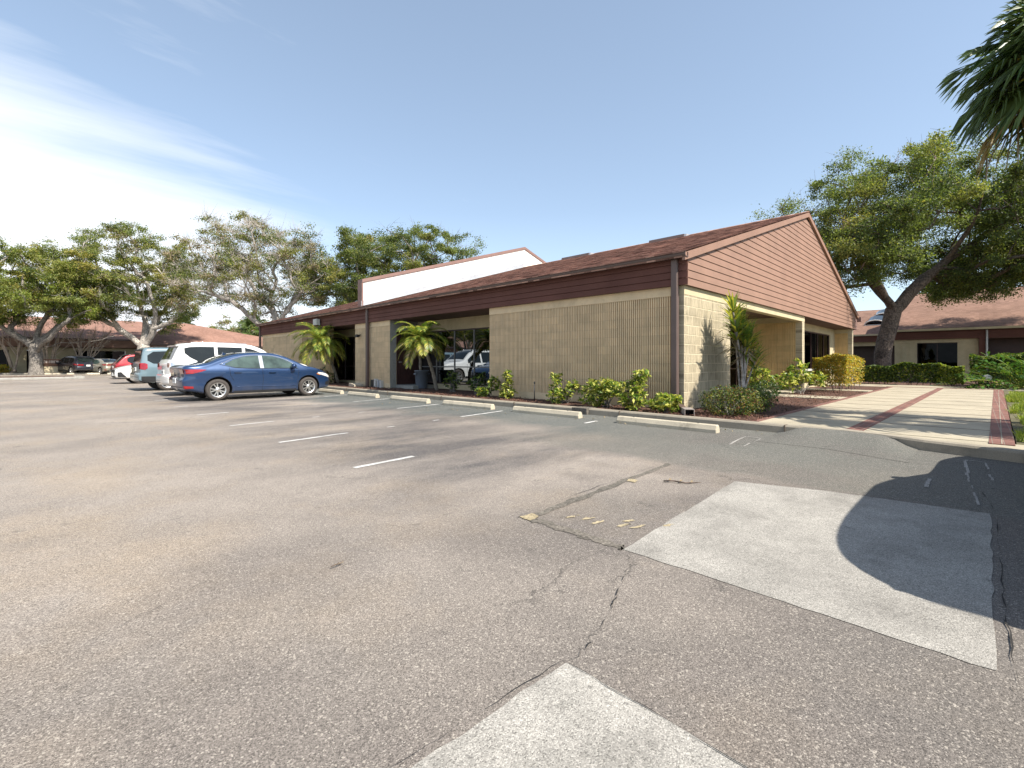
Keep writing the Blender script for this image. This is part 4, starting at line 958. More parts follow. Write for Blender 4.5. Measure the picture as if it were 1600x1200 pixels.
    def top_patch(s,name,x0,x1,m0,m1,mat,off=.010,n=26,parent=None):
        mb=MB(); vs=[]; k=9
        for i in range(n+1):
            x=x0+(x1-x0)*i/n; mg=m0+(m1-m0)*i/n; yl=s.ring(x)[-4][0]-mg
            e=.02; dz=(s.zt(x+e)-s.zt(x-e))/(2*e); nl=math.hypot(1,dz)
            for j in range(k):
                y=yl*(2*j/(k-1)-1); z=s.topz(x,y); q=s.pt(x,y,z); vs.append((q[0]-off*dz/nl,q[1],q[2]+off/nl))
        mb.add(vs,[(i*k+j,(i+1)*k+j,(i+1)*k+j+1,i*k+j+1) for i in range(n) for j in range(k-1)],0,True)
        return mb.build(name,mat,parent or s.root,local=True)
    def seam(s,pts,mat,sg,rad=.0045,name='door_seam',sub=6,parent=None):
        P=[]
        for (x0,z0),(x1,z1) in zip(pts,pts[1:]):
            for k in range(sub):
                t=k/sub; x,z=x0+(x1-x0)*t,z0+(z1-z0)*t; P.append(s.pt(x,sg*(s.side(x,z)+.001),z))
        x,z=pts[-1]; P.append(s.pt(x,sg*(s.side(x,z)+.001),z)); mb=MB(); mb.tube(P,rad,5); return mb.build(name,mat,parent or s.root,local=True)
    def handle(s,x,z,mat,sg):
        mb=MB(); y=s.side(x,z)+.002; a=s.pt(x-.10,0,z); 
        mb.cbox(a[0],sg*y,z-.016,a[0]+.20,sg*(y+.032),z+.016,.008); mb.build('door_handle',mat,s.root,local=True)
    def mirror(s,x,z,mat,sg):
        y=s.side(x,z); mb=MB(); q=s.pt(x,0,z)
        prof=[(-.10,.03),(-.085,.085),(-.02,.10),(.05,.085),(.10,.03)]; vs=[]; n=10
        for a,r in prof:
            for j in range(n):
                w=2*math.pi*j/n; vs.append((q[0]+a*.75,sg*(y+.125+math.cos(w)*r*1.15),z+.03+math.sin(w)*r*.85))
        K=len(prof); mb.add(vs,[(i*n+j,i*n+(j+1)%n,(i+1)*n+(j+1)%n,(i+1)*n+j) for i in range(K-1) for j in range(n)]+[tuple(range(n)),tuple(range((K-1)*n,K*n))],0,True)
        mb.tube([(q[0]+.01,sg*(y-.03),z-.02),(q[0]+.01,sg*(y+.06),z+.0)],.022,6); mb.build('wing_mirror',mat,s.root,local=True)
    def plate(s,z,end='r'):
        x=0 if end=='r' else s.L; q=s.pt(x,0,z); sg=-1 if end=='r' else 1
        mb=MB(); mb.cbox(q[0]+sg*.006,-.155,z-.075,q[0]+sg*.028,.155,z+.075,.008); p=mb.build('licence_plate',M['plate'],s.root,local=True)
        k=MB()
        for i in range(6):
            y=-.11+.042*i; k.box(q[0]+sg*.0285,y,z-.03,q[0]+sg*.030,y+.010,z+.03); 
            if i%2: k.box(q[0]+sg*.0285,y,z-.03,q[0]+sg*.030,y+.026,z-.022)
            else: k.box(q[0]+sg*.0285,y,z+.022,q[0]+sg*.030,y+.026,z+.03)
        k.build('plate_marks',M['frame'],p,local=True)
def sedan(label,loc,rz,pm,detail=True,glass='carglass_green',name='parked_sedan',sc_=1.,top=None):
    L=4.62
    S=dict(squeeze=.16,L=L,w=.90,belt=.93,tumble=.52,sill=.20,R=.322,axles=(1.00,3.70),rad=.10,crown=.03,crease_z=.84,crease=.013,
      top=top or [(0,.96),(.10,1.035),(.45,1.06),(.75,1.115),(1.15,1.27),(1.62,1.395),(2.1,1.44),(2.55,1.43),(2.95,1.34),(3.3,1.18),(3.62,1.02),(3.9,.965),(4.3,.86),(4.52,.74),(4.62,.62)],
      rear=[(.25,.16),(.42,.02),(.60,.0),(.72,.05),(.86,.055),(.98,.0),(1.06,.02),(1.5,.1)],
      front=[(.18,.10),(.40,.0),(.56,.01),(.75,.03),(1.,.1)],rr=.62,rc=.17,fr=1.0,fc=.30,spokes=5)
    c=Car(name,label,loc,rz,S,pm)
    for sg in (-1,1):
        c.side_patch('side_window',[(1.20,1.06,1.10),(1.45,.985,1.225),(1.75,.965,1.315),(2.05,.955,1.345),(2.16,.955,1.348)],M[glass],sg)
        c.side_patch('side_window',[(2.28,.955,1.348),(2.6,.955,1.325),(2.9,.955,1.24),(3.12,.955,1.13),(3.30,.95,1.02)],M[glass],sg)
        # bright window surround
        for pts in ([(1.08,1.085),(1.42,1.245),(1.75,1.335),(2.1,1.366),(2.45,1.360),(2.75,1.312),(3.02,1.205),(3.30,1.03)],):
            c.seam(pts,M['chrome'],sg,.010,'window_trim')
        c.side_patch('pillar_trim',[(2.165,.95,1.35),(2.275,.95,1.35)],M['chrome' if detail else 'black'],sg,.007)
        c.seam([(1.05,1.075),(1.42,.975),(1.8,.948),(3.34,.94)],M['black'],sg,.008,'belt_line')
        c.seam([(2.22,.94),(2.25,.6),(2.22,.27)],M['black'],sg); c.seam([(3.36,.92),(3.33,.6),(3.28,.3)],M['black'],sg); c.seam([(1.30,.97),(1.32,.75),(1.42,.58)],M['black'],sg)
        c.handle(1.52,.845,pm,sg); c.handle(2.52,.83,pm,sg); c.mirror(3.16,.985,pm,sg)
        c.side_patch('sill_trim',[(1.42,.205,.27),(3.28,.205,.27)],M['black'],sg,.004)
        # lower body crease catching the light
        c.seam([(1.45,.40),(2.2,.385),(3.25,.375)],pm,sg,.012,'door_crease')
        c.side_patch('tail_light',[(.0,.80,.935),(.25,.81,.93),(.50,.86,.935),(.68,.91,.925)],M['red_lamp'],sg,.006)
        c.end_patch('tail_light',[(.80,sg*.40,sg*.745),(.93,sg*.36,sg*.74)],M['red_lamp'],'r')
        c.side_patch('reflector',[(.02,.37,.46),(.30,.385,.44)],M['red_lamp'],sg,.006)
        c.side_patch('headlight',[(4.02,.74,.80),(4.25,.69,.785),(4.45,.64,.735),(4.60,.60,.66)],M['clear_lamp'],sg,.006); c.side_patch('indicator',[(3.98,.73,.765),(4.12,.70,.73)],M['amber_lamp'],sg,.008)
        c.side_patch('fog_lamp',[(4.36,.36,.46),(4.58,.35,.50)],M['black'],sg,.006)
    c.top_patch('windscreen',2.68,3.40,.03,.07,M['carglass']); c.top_patch('rear_window',.70,1.62,.05,.06,M['carglass'])
    c.end_patch('rear_valance',[(.27,-.66,.66),(.42,-.66,.66)],M['black'],'r')
    c.end_patch('grille',[(.32,-.5,.5),(.45,-.56,.56),(.62,-.42,.42)],M['black'],'f'); c.plate(.60)
    fin=MB(); q=c.pt(1.42,0,1.37); fin.prism([(q[0]-.08,1.375),(q[0]+.08,1.385),(q[0]-.05,1.45)],'y',-.018,.018); fin.build('antenna_fin',pm,c.root,local=True)
    return c
def suv(label,loc,rz,pm,L=4.7,H=1.72,w=.93,glass='carglass',name='parked_suv',kind='wagon',detail=True,trimc=None,R_=.36):
    z=H/1.72; bl=1.02*z
    if kind=='boxy': top=[(0,1.0*z),(.03,1.10*z),(.10,1.60*z),(.28,1.70*z),(1.2,1.72*z),(2.6,1.70*z),(2.95,1.58*z),(3.3,1.28*z),(3.5,1.13*z),(L-.5,1.08*z),(L-.15,1.02*z),(L,.88*z)]
    elif kind=='van': top=[(0,1.0*z),(.08,1.16*z),(.25,1.38*z),(.5,1.56*z),(.85,1.67*z),(1.4,1.72*z),(2.5,1.69*z),(2.9,1.56*z),(3.3,1.30*z),(3.52,1.14*z),(L-.6,1.07*z),(L-.15,.96*z),(L,.80*z)]
    elif kind=='coupe': top=[(0,.98*z),(.12,1.10*z),(.35,1.36*z),(.62,1.60*z),(1.2,1.70*z),(2.0,1.72*z),(2.5,1.68*z),(2.95,1.50*z),(3.35,1.22*z),(3.55,1.10*z),(L-.6,1.0*z),(L-.15,.86*z),(L,.74*z)]
    else: top=[(0,1.0*z),(.06,1.12*z),(.22,1.45*z),(.36,1.645*z),(.60,1.70*z),(1.6,1.72*z),(2.5,1.70*z),(2.9,1.58*z),(3.3,1.30*z),(3.52,1.14*z),(L-.6,1.07*z),(L-.15,.96*z),(L,.80*z)]
    ax_=(.93,L-.98)
    S=dict(L=L,w=w,belt=bl,tumble=.24 if kind=='boxy' else .30,sill=.27,R=R_,axles=ax_,rad=.11,crown=.03,top=top,crease_z=.88,
      rear=[(.30,.14),(.46,.0),(.66,.0),(.72,.05),(1.05,.05),(1.3,.06)],front=[(.25,.10),(.45,.0),(.7,.0),(.9,.05),(1.1,.12)],rr=.40,rc=.10,fr=.8,fc=.22,spokes=6 if kind!='coupe' else 5,twin=kind=='coupe')
    c=Car(name,label,loc,rz,S,pm); zr=1.60*z; g=M[glass]
    rx={'boxy':.22,'coupe':.62,'wagon':.42,'van':.62}[kind]
    for sg in (-1,1):
        if kind=='wagon':
            c.side_patch('side_window',[(rx+.02,bl+.36*z,zr-.06),(rx+.18,bl+.22*z,zr-.02),(rx+.50,bl+.05,zr),(1.36,bl+.04,zr)],g,sg)
        else: c.side_patch('side_window',[(rx+.02,bl+.18*z,zr-.20*z),(rx+.22,bl+.06,zr-.05),(1.36,bl+.04,zr)],g,sg)
        c.side_patch('side_window',[(1.46,bl+.04,zr),(1.62,bl+.04,zr),(2.25,bl+.03,zr-.005)],g,sg)
        c.side_patch('side_window',[(2.35,bl+.03,zr-.005),(2.62,bl+.03,zr-.07),(2.95,bl+.02,1.40*z),(3.22,bl+.02,1.20*z)],g,sg)
        c.seam([(1.41,bl),(1.44,.75),(1.50,.45)],M['black'],sg); c.seam([(2.30,bl),(2.33,.7),(2.30,.34)],M['black'],sg); c.seam([(3.30,bl-.02),(3.30,.7),(3.22,.36)],M['black'],sg)
        c.handle(1.72,.93*z,trimc or pm,sg); c.handle(2.55,.92*z,trimc or pm,sg); c.mirror(3.06,bl+.02,pm,sg)
        c.side_patch('sill_trim',[(1.35,.275,.40),(L-1.42,.275,.40)],M['black'],sg,.004)
        if kind=='boxy':
            c.side_patch('tail_light',[(.0,.86*z,1.10*z),(.16,.84*z,1.10*z),(.24,.90*z,1.06*z)],M['red_lamp'],sg,.010); c.end_patch('tail_light',[(.86*z,sg*.70,sg*.85),(1.08*z,sg*.70,sg*.85)],M['red_lamp'],'r')
            c.side_patch('bumper_trim',[(.0,.36,.58),(.55,.36,.58)],M['black'],sg,.006)
        elif kind=='coupe':
            c.side_patch('tail_light',[(.02,.84*z,.97*z),(.3,.88*z,1.0*z),(.55,.95*z,1.0*z)],M['red_lamp'],sg,.008); c.end_patch('tail_light',[(.84*z,sg*.35,sg*.80),(.95*z,sg*.35,sg*.80)],M['red_lamp'],'r')
        else:
            c.side_patch('tail_light',[(.03,.90*z,1.06*z),(.15,.90*z,1.12*z),(.26,.98*z,1.16*z)],M['chrome'] if trimc is M['chrome'] else M['red_lamp'],sg,.008); c.end_patch('tail_light',[(.92*z,sg*.55,sg*.82),(1.06*z,sg*.55,sg*.82)],M['red_lamp'],'r')
            c.side_patch('reflector',[(.03,.60,.67),(.34,.61,.655)],M['red_lamp'],sg,.008)
        hz=.80*z if kind=='coupe' else .90*z
        c.side_patch('headlight',[(L-.72,hz+.02,hz+.06),(L-.40,hz-.05,hz+.05),(L-.06,hz-.12,hz)],M['clear_lamp'],sg,.008); c.end_patch('headlight',[(hz-.12,sg*.45,sg*.70),(hz-.02,sg*.48,sg*.70)],M['clear_lamp'],'f')
        c.side_patch('bumper_vent',[(L-.42,.34,.38),(L-.22,.36,.62),(L-.08,.36,.60)],M['black'],sg,.008)
        if detail: 
            P=[c.pt(x,sg*(c.ring(x)[-4][0]-.05),c.zt(x)+.03) for x in (rx+.25,rx+.3,1.5,2.45,2.5)]
            P[0]=(P[0][0],P[0][1],P[0][2]-.04); P[-1]=(P[-1][0],P[-1][1],P[-1][2]-.05); mb=MB(); mb.tube(P,.016,6); mb.build('roof_rail',trimc or M['black'],c.root,local=True)
    a={'boxy':(.035,.11),'coupe':(.14,.58),'wagon':(.08,.34),'van':(.1,.45)}[kind]
    c.top_patch('rear_window',a[0],a[1],.05,.05,g); c.top_patch('windscreen',2.66,3.40,.03,.03,g)
    sp=MB(); q=c.pt(rx-.02,0,1.67*z); sp.prism([(q[0]-.16,1.60*z),(q[0]+.16,1.66*z),(q[0]+.16,1.70*z),(q[0]-.16,1.635*z)],'y',-.60,.60); sp.build('roof_spoiler',M['black'] if kind!='wagon' else pm,c.root,local=True)
    c.end_patch('bumper_trim',[(.36,-.72,.72),(.56,-.75,.75)],M['black'] if kind!='wagon' else pm,'r'); c.end_patch('grille',[(.48,-.45,.45),(.80*z,-.5,.5)],M['black'],'f'); c.end_patch('lower_grille',[(.30,-.55,.55),(.42,-.55,.55)],M['black'],'f'); c.plate(.80 if kind!='boxy' else .86); c.plate(.5,'f')
    return c
P_blue=paint('metallic_blue_paint',(.016,.045,.118),.45); P_white=paint('white_car_paint',(.78,.77,.74)); P_ice=paint('pale_blue_paint',(.125,.185,.215)); P_red=paint('red_car_paint',(.33,.012,.016),.4)
P_gold=paint('champagne_paint',(.40,.37,.29),.55); P_navy=paint('dark_suv_paint',(.018,.020,.030),.2); P_black=paint('black_car_paint',(.012,.012,.014))
def place(front_rear_near,heading):    # rear near-side corner on the ground -> centre
    return front_rear_near
def car_at(rear_x,cen_y,heading,L):
    c,s=math.cos(heading),math.sin(heading); return (rear_x+c*L/2, cen_y+s*L/2,0)
H0=.045
e=Vector((math.cos(H0),math.sin(H0))); nrm=Vector((-e.y,e.x)); rw=Vector((3.72,15.93))
ctr=rw+e*(2.31-1.0)+nrm*.88
sedan('dark blue sedan parked nose-in beside the white car, its whole side in view',(ctr.x,ctr.y,0),H0,P_blue)
suv('large white station car parked between the blue sedan and the pale blue one',(5.35,19.85,0),H0,P_white,L=4.85,H=1.80,w=.95,kind='wagon',trimc=M['chrome'],glass='carglass',name='parked_suv',R_=.38)
suv('boxy pale blue car with upright red tail light beside the white one',(4.85,24.0,0),H0,P_ice,L=4.4,H=1.72,w=.93,kind='boxy',name='parked_suv')
suv('white car backed into its bay, showing headlight and front wheel',(4.95,32.3,0),H0+math.pi,P_white,L=4.5,H=1.62,w=.92,kind='coupe',name='parked_suv',glass='carglass')
suv('red car parked beyond the backed-in white one',(5.7,41.2,0),H0+.02,P_red,L=4.6,H=1.68,w=.92,kind='coupe',name='parked_suv')
x,y=ax(-38.9,44.6); sedan('champagne coloured sedan parked far off beside the dark car',(x,y,0),R(112),P_gold,False,name='parked_sedan')
x,y=ax(-41.2,44.2); suv('small dark car with red tail light parked far off by the sign',(x,y,0),R(112),P_navy,L=4.5,H=1.66,w=.9,kind='coupe',name='parked_suv')
x,y=ax(35.7,45.0); sedan('pale car glimpsed between the big oak trunk and the tan wall',(x,y,0),R(90),P_white,False,name='parked_sedan')
# the vehicle just outside the frame whose shadow falls on the pale patch
suv('dark tall car standing just outside the frame, casting the shadow at lower right',(5.56,-1.53,0),0.,P_black,L=5.1,H=1.80,w=.96,kind='van',name='parked_suv',R_=.38)
# ------------------------------------------------------------------ bin
BN=empty('waste_bin',(10.42,15.28,.12),0,'grey round plastic waste bin beside the dark red side door','bin')
w=MB(); w.lathe([(0,.0),(.20,.0),(.215,.03),(.262,.66),(.285,.665),(.288,.70),(.27,.705),(.262,.69),(.21,.05),(0,.05)],28); w.build('barrel',M['can'],BN,local=True)
for a in (0,math.pi):
    w=MB(); w.cbox(.262*math.cos(a)-.03+.03*math.cos(a),-.07,.54,.262*math.cos(a)+.03+.03*math.cos(a),.07,.60,.012); w.build('handle',M['can'],BN,local=True)
# ------------------------------------------------------------------ trees
def crown_tree(name,label,base,limbs,centers,trunk_r,bark,leafmats,leafw,leaf_n,leaf_s,rc,seed,group=None,cat='tree',tip=.018,flat=.6,twigs=0,twig_mat=None,nside=7,weights_pow=.5,patchy=0.):
    """limbs: world polylines (the first is the trunk) with the parent index; centres: leaf clump centres joined to the nearest limb"""
    rng=np.random.default_rng(seed); root=empty(name,base,0,label,cat,group)
    N=[];par=[]
    def addnode(p,q): N.append(np.array(p,float)); par.append(q); return len(N)-1
    ends={}
    for li,(pl,src) in enumerate(limbs):
        prev=-1
        if src is not None: prev=min(range(len(N)),key=lambda i:np.linalg.norm(N[i]-np.array(pl[0])))
        start=0 if src is None else 1
        pts=[np.array(p,float) for p in pl]
        if src is not None: pts[0]=N[prev]
        if src is None: prev=addnode(pts[0],-1)
        for a,b in zip(pts,pts[1:]):
            L=np.linalg.norm(b-a); k=max(1,int(L/.55))
            for t in range(1,k+1):
                jit=rng.normal(0,.05*min(1,L/2),3) if t<k else 0
                prev=addnode(a+(b-a)*t/k+jit,prev)
    nlimb=len(N); trunk_n=max(2,int(np.linalg.norm(np.array(limbs[0][0][-1])-np.array(limbs[0][0][0]))/.55))
    C=np.array(centers); top=np.array(limbs[0][0][-1])
    order=np.argsort(np.linalg.norm(C-top,axis=1)); cl=[]
    depth=[0.]*len(N)
    for i in range(1,len(N)): depth[i]=depth[par[i]]+np.linalg.norm(N[i]-N[par[i]])
    for ci in order:
        c=C[ci]; A=np.array(N); d=np.linalg.norm(A-c,axis=1)+.22*np.array(depth); d[:min(trunk_n,len(d))]+=4
        # prefer limbs that lie below / inside of the clump
        d+=np.maximum(0,A[:,2]-c[2])*.8
        j=int(np.argmin(d)); a=N[j]; L=np.linalg.norm(c-a); k=max(2,int(L/.5)); pj=par[j]
        t0=(a-N[pj]) if pj>=0 else np.array([0,0,1.]); t0=t0/(np.linalg.norm(t0)+1e-9)
        mid=a+(c-a)*.5+t0*L*.16+np.array([0,0,.10*L])
        prev=j
        for q in range(1,k+1):
            t=q/k; p=(1-t)**2*a+2*t*(1-t)*mid+t*t*c
            if q<k: p=p+rng.normal(0,.05*L**.5,3)
            prev=addnode(p,prev); depth.append(depth[par[prev]]+np.linalg.norm(N[prev]-N[par[prev]]))
        cl.append(prev)
    w=np.zeros(len(N)); w[cl]=1
    ch=[[] for _ in N]
    for i in range(len(N)-1,0,-1): w[par[i]]+=max(w[i],.3); ch[par[i]].append(i)
    W=w[0]; rad=np.maximum(tip,trunk_r*(np.maximum(w,.3)/W)**weights_pow)
    rad[0]*=1.25
    mb=MB(); starts=[(0,None)]
    while starts:
        s,pp=starts.pop(); chain=[pp] if pp is not None else []
        i=s
        while True:
            chain.append(i)
            if not ch[i]: break
            m=max(ch[i],key=lambda k:w[k])
            for k in ch[i]:
                if k!=m: starts.append((k,i))
            i=m
        if len(chain)<2: continue
        R_=[float(rad[k]) for k in chain]
        if pp is not None: R_[0]=min(R_[0],R_[1]*1.35)
        big=R_[1]>.12
        mb.tube([N[k] for k in chain],R_,(12 if big else (nside if R_[1]>.05 else 4)),cap=False)
    mb.build('trunk',bark,root,fix=False)
    # leaves
    tips=np.array([N[k] for k in cl]); allC=[];allI=[]
    mats=np.array(leafw,float); mats/=mats.sum()
    tw=MB()
    for k,c in enumerate(tips):
        q=rng.random(); n=int(leaf_n*(.45+1.1*rng.random())*(1 if rng.random()>patchy else .18))
        r=rc*(.7+.6*rng.random())
        sub=rng.normal(0,1,(5,3))*np.array([r,r,r*flat])*.62; si=rng.integers(0,5,n)
        P=c+sub[si]+rng.normal(0,1,(n,3))*np.array([r,r,r*flat])*.36
        base_m=rng.choice(len(mats),p=mats); mi=np.where(rng.random(n)<.6,base_m,rng.choice(len(mats),n,p=mats))
        allC.append(P); allI.append(mi)
        for _ in range(twigs):
            dv=rng.normal(0,1,3); dv[2]=abs(dv[2])*.9+.2; dv/=np.linalg.norm(dv); e=c+dv*r*rng.uniform(1.0,2.0); m=(c+e)/2+rng.normal(0,.12,3)
            tw.tube([c,m,e],[.014,.010,.004],3,cap=False)
            if rng.random()<.6: e2=m+(dv+rng.normal(0,.6,3))*r*.7; tw.tube([m,e2],[.008,.003],3,cap=False)
    if twigs: tw.build('twigs',twig_mat or M['twig'],root,fix=False)
    P=np.concatenate(allC); I=np.concatenate(allI)
    V,F=leaf_cards(rng,P,leaf_s,.55,up=.15)
    np_mesh('crown',V,F,I,[M[m] for m in leafmats],root,off=base)
    return root
def W3(X,d,z): x,y=ax(X,d); return (x,y,z)
def cloud(seed,n,c,a,dmin,zcut=None,shell=.35,cond=None):
    """n points spread through an ellipsoid (X, d, z), denser near its upper skin, at least dmin apart"""
    rng=random.Random(seed); P=[];t=0
    while len(P)<n and t<n*400:
        t+=1; u=[rng.uniform(-1,1) for _ in range(3)]; r=math.sqrt(sum(q*q for q in u))
        if r>1 or r<shell*rng.random(): continue
        bump=1+.16*math.sin(3.1*u[0]+seed)+.14*math.sin(4.7*u[1]+2*seed)+.10*math.sin(7*u[0]+5*u[2])
        p=(c[0]+a[0]*u[0]*bump,c[1]+a[1]*u[1],c[2]+a[2]*u[2]*bump)
        if zcut and p[2]<zcut(p): continue
        if cond and not cond(p): continue
        if all((p[0]-q[0])**2+(p[1]-q[1])**2+(p[2]-q[2])**2>dmin*dmin for q in P): P.append(p)
    return [W3(*p) for p in P]
G='live oaks across the car park'
# big live oak at right
D=26.
L=[([W3(20.45,D,0),W3(20.55,D,1.5),W3(20.9,D,3.0),W3(21.15,D,4.0)],None),
   ([W3(21.1,D,3.9),W3(20.0,D-.6,5.1),W3(19.0,D-1.2,6.2),W3(17.8,D-1.8,7.6),W3(16.5,D-2.3,8.9)],0),
   ([W3(21.1,D,3.9),W3(20.7,D+1,5.6),W3(20.5,D+1.6,7.3),W3(20.2,D+2.2,9.2)],0),
   ([W3(21.15,D,4.0),W3(22.6,D-.3,5.7),W3(24.2,D-.8,7.1),W3(25.6,D-1.3,8.3),W3(27.6,D-1.8,9.3)],0),
   ([W3(22.5,D-.3,5.6),W3(24.2,D+1.2,6.1),W3(26.2,D+2.2,6.7),W3(29.0,D+3,7.0)],0),
   ([W3(23.6,D-.6,6.7),W3(23.4,D-2.2,8.2),W3(22.8,D-3.4,9.6)],0),
   ([W3(25.4,D-1.3,8.1),W3(27.4,D+.4,8.1),W3(30.5,D+1.4,7.6)],0)]
pts=cloud(3,340,(24.5,D,8.3),(9.0,6.2,4.1),.72,lambda p:5.7+.8*math.sin(p[0]*.9)+(1.9 if abs(p[0]-21.5)<2.4 else 0)-(1.0 if p[0]>25 else 0),.5)
pts+=cloud(5,46,(27.6,D+1,6.4),(4.2,4.5,1.7),.75)+cloud(6,34,(17.3,D-1,6.6),(2.6,3.5,1.7),.75)
crown_tree('live_oak','huge spreading live oak towering beside the brown gable at right',W3(20.45,D,0),L,pts,.39,M['bark_dark'],['leaf_dark','leaf_mid','leaf_olive','leaf_gold'],[.42,.40,.16,.02],760,.108,.62,5,tip=.02,twigs=3,twig_mat=M['bark_dark'],flat=.62)
# stub of a sawn limb on its trunk
# leftmost oak
D=42.
L=[([W3(-42.61,D,0.00),W3(-42.61,D,1.26),W3(-42.79,D,2.61)],None),
   ([W3(-42.79,D,2.25),W3(-41.55,D-.6,2.70),W3(-40.40,D-1,3.15),W3(-39.43,D-1.2,4.14),W3(-37.92,D-1.4,5.04),W3(-36.42,D-1.4,5.67)],0),
   ([W3(-42.79,D,2.52),W3(-42.87,D+.5,4.14),W3(-42.43,D+1,5.94)],0),([W3(-42.79,D,2.52),W3(-44.55,D-.4,3.78),W3(-46.50,D-.8,5.04)],0),([W3(-42.79,D,2.52),W3(-41.81,D+1,4.14),W3(-40.31,D+1.8,5.94)],0),
   ([W3(-42.34,D,2.43),W3(-41.02,D+.6,2.88),W3(-38.90,D+1.0,2.97),W3(-36.60,D+1.2,3.51)],0)]
pts=cloud(8,190,(-42.1,D,7.5),(6.9,4.4,3.5),.7,lambda p:4.9+.5*math.sin(p[0]*1.3),.4)
OA=crown_tree('live_oak','leftmost oak with golden green crown and thick dark trunk by the sign stone',W3(-42.61,D,0.00),L,pts,.46,M['bark_grey'],['leaf_mid','leaf_olive','leaf_lime','leaf_gold','leaf_dark'],[.28,.30,.16,.13,.13],560,.145,.62,9,G,tip=.03,twigs=2,twig_mat=M['bark_pale'],flat=.6)
for k,(x,y,r,lb) in enumerate(((-14,60,1.9,'oak standing outside the frame to the left, nearest the sign'),(-27,58,3.1,'oak standing outside the frame to the left, second from the sign'),(-40,52,4.4,'oak standing outside the frame, farthest to the left'))):
    o=copy_tree(OA); o.location=(x,y,0); o.rotation_euler=(0,0,r); o['label']=lb
# second oak, looser crown
D=46.5
L=[([W3(-36.7,D,0),W3(-36.7,D,1.6),W3(-36.5,D,2.7)],None),
   ([W3(-36.5,D,2.6),W3(-38.4,D-.6,4.3),W3(-40.2,D-1,5.6),W3(-42,D-1.2,7.2)],0),([W3(-36.5,D,2.6),W3(-35.4,D-.3,4.0),W3(-34.9,D-.6,5.6),W3(-35.2,D-.8,7.4),W3(-35.6,D-1,9.2)],0),
   ([W3(-36.5,D,2.6),W3(-36.9,D+.8,4.6),W3(-37.8,D+1.2,7.0),W3(-38.6,D+1.6,9.6)],0),([W3(-35.2,D-.5,4.6),W3(-33.6,D-.6,4.9),W3(-32.2,D-.8,6.2),W3(-30.9,D-1,7.6)],0)]
pts=cloud(14,165,(-37.2,D,8.9),(7.2,5.0,4.9),.8,lambda p:5.3+.9*math.sin(p[0]*1.1+1),.45)
crown_tree('live_oak','loose crowned oak with pale forked trunk behind the red car',W3(-36.7,D,0),L,pts,.50,M['bark_pale'],['leaf_mid','leaf_olive','leaf_dark','leaf_gold','leaf_dry'],[.34,.32,.20,.05,.09],640,.145,.66,15,G,tip=.024,twigs=6,flat=.6,patchy=.10)
# nearly bare oak at the end of the office
D=42.
L=[([W3(-21.4,D,0),W3(-21.4,D,2.2),W3(-21.1,D,4.6)],None),
   ([W3(-21.3,D,3.4),W3(-22.8,D-.5,4.8),W3(-24.6,D-1,6.6),W3(-26.6,D-1.2,7.2),W3(-29.0,D-1.4,8.0)],0),([W3(-21.1,D,4.4),W3(-21.9,D+.4,6.6),W3(-21.4,D+.6,8.6),W3(-22.2,D+.4,10.6)],0),
   ([W3(-21.1,D,4.4),W3(-19.6,D-.4,6.2),W3(-18.0,D-.8,7.7),W3(-16.2,D-1.2,9.0)],0),([W3(-21.7,D+.3,6.2),W3(-23.4,D+.8,7.4),W3(-24.4,D+1,9.4)],0),([W3(-21.3,D,4.0),W3(-20.6,D+.9,6.0),W3(-19.2,D+1.6,8.6)],0)]
pts=cloud(21,205,(-22.4,D,9.1),(7.6,4.6,4.4),.75,lambda p:6.2+.8*math.sin(p[0]*1.2),.45)
crown_tree('live_oak','nearly bare grey oak with arching lichen covered limbs behind the far roof end',W3(-21.4,D,0),L,pts,.42,M['bark_pale'],['leaf_dry','leaf_olive','leaf_mid','leaf_dark'],[.22,.32,.30,.16],400,.13,.64,23,G,tip=.020,twigs=15,flat=.55,patchy=.32)
# dense dark oak behind the fire wall
D=44.
L=[([W3(-12.6,D,0),W3(-12.6,D,2.4),W3(-12.4,D,4.4)],None),([W3(-12.4,D,4.2),W3(-14.6,D-.4,6.4),W3(-16.8,D-.8,8.4)],0),([W3(-12.4,D,4.2),W3(-10.4,D-.4,6.0),W3(-8.4,D-.6,8.0)],0),([W3(-12.4,D,4.2),W3(-12.2,D+.6,7.4),W3(-12.6,D+.6,10)],0)]
pts=cloud(31,250,(-12.1,D,9.0),(8.3,5.4,4.9),.72,lambda p:4.6+.5*math.sin(p[0]),.35)
crown_tree('live_oak','dense olive green oak rising behind the white parapet',W3(-12.6,D,0),L,pts,.45,M['bark_grey'],['leaf_dark','leaf_mid','leaf_olive','leaf_gold'],[.36,.38,.22,.04],680,.135,.66,33,G,tip=.03,twigs=3,twig_mat=M['bark_grey'],flat=.6)
# low far trees in the gap
for k,(X,d,h,wd,sd,lb) in enumerate(((-44.6,74,7.5,4.5,41,'far olive tree in the gap left of the office roof end'),(-38.5,70,7.2,3.6,43,'far green tree just left of the office roof end'))):
    L=[([W3(X,d,0),W3(X,d,2.2)],None)]; pts=cloud(sd,42,(X,d,5.0),(wd,3,2.6),.9)
    crown_tree('background_tree',lb,W3(X,d,0),L,pts,.22,M['bark_grey'],['leaf_olive','leaf_mid','leaf_dry'],[.4,.35,.25],220,.24,.7,sd+1,'far trees in the gap',tip=.03,twigs=2)
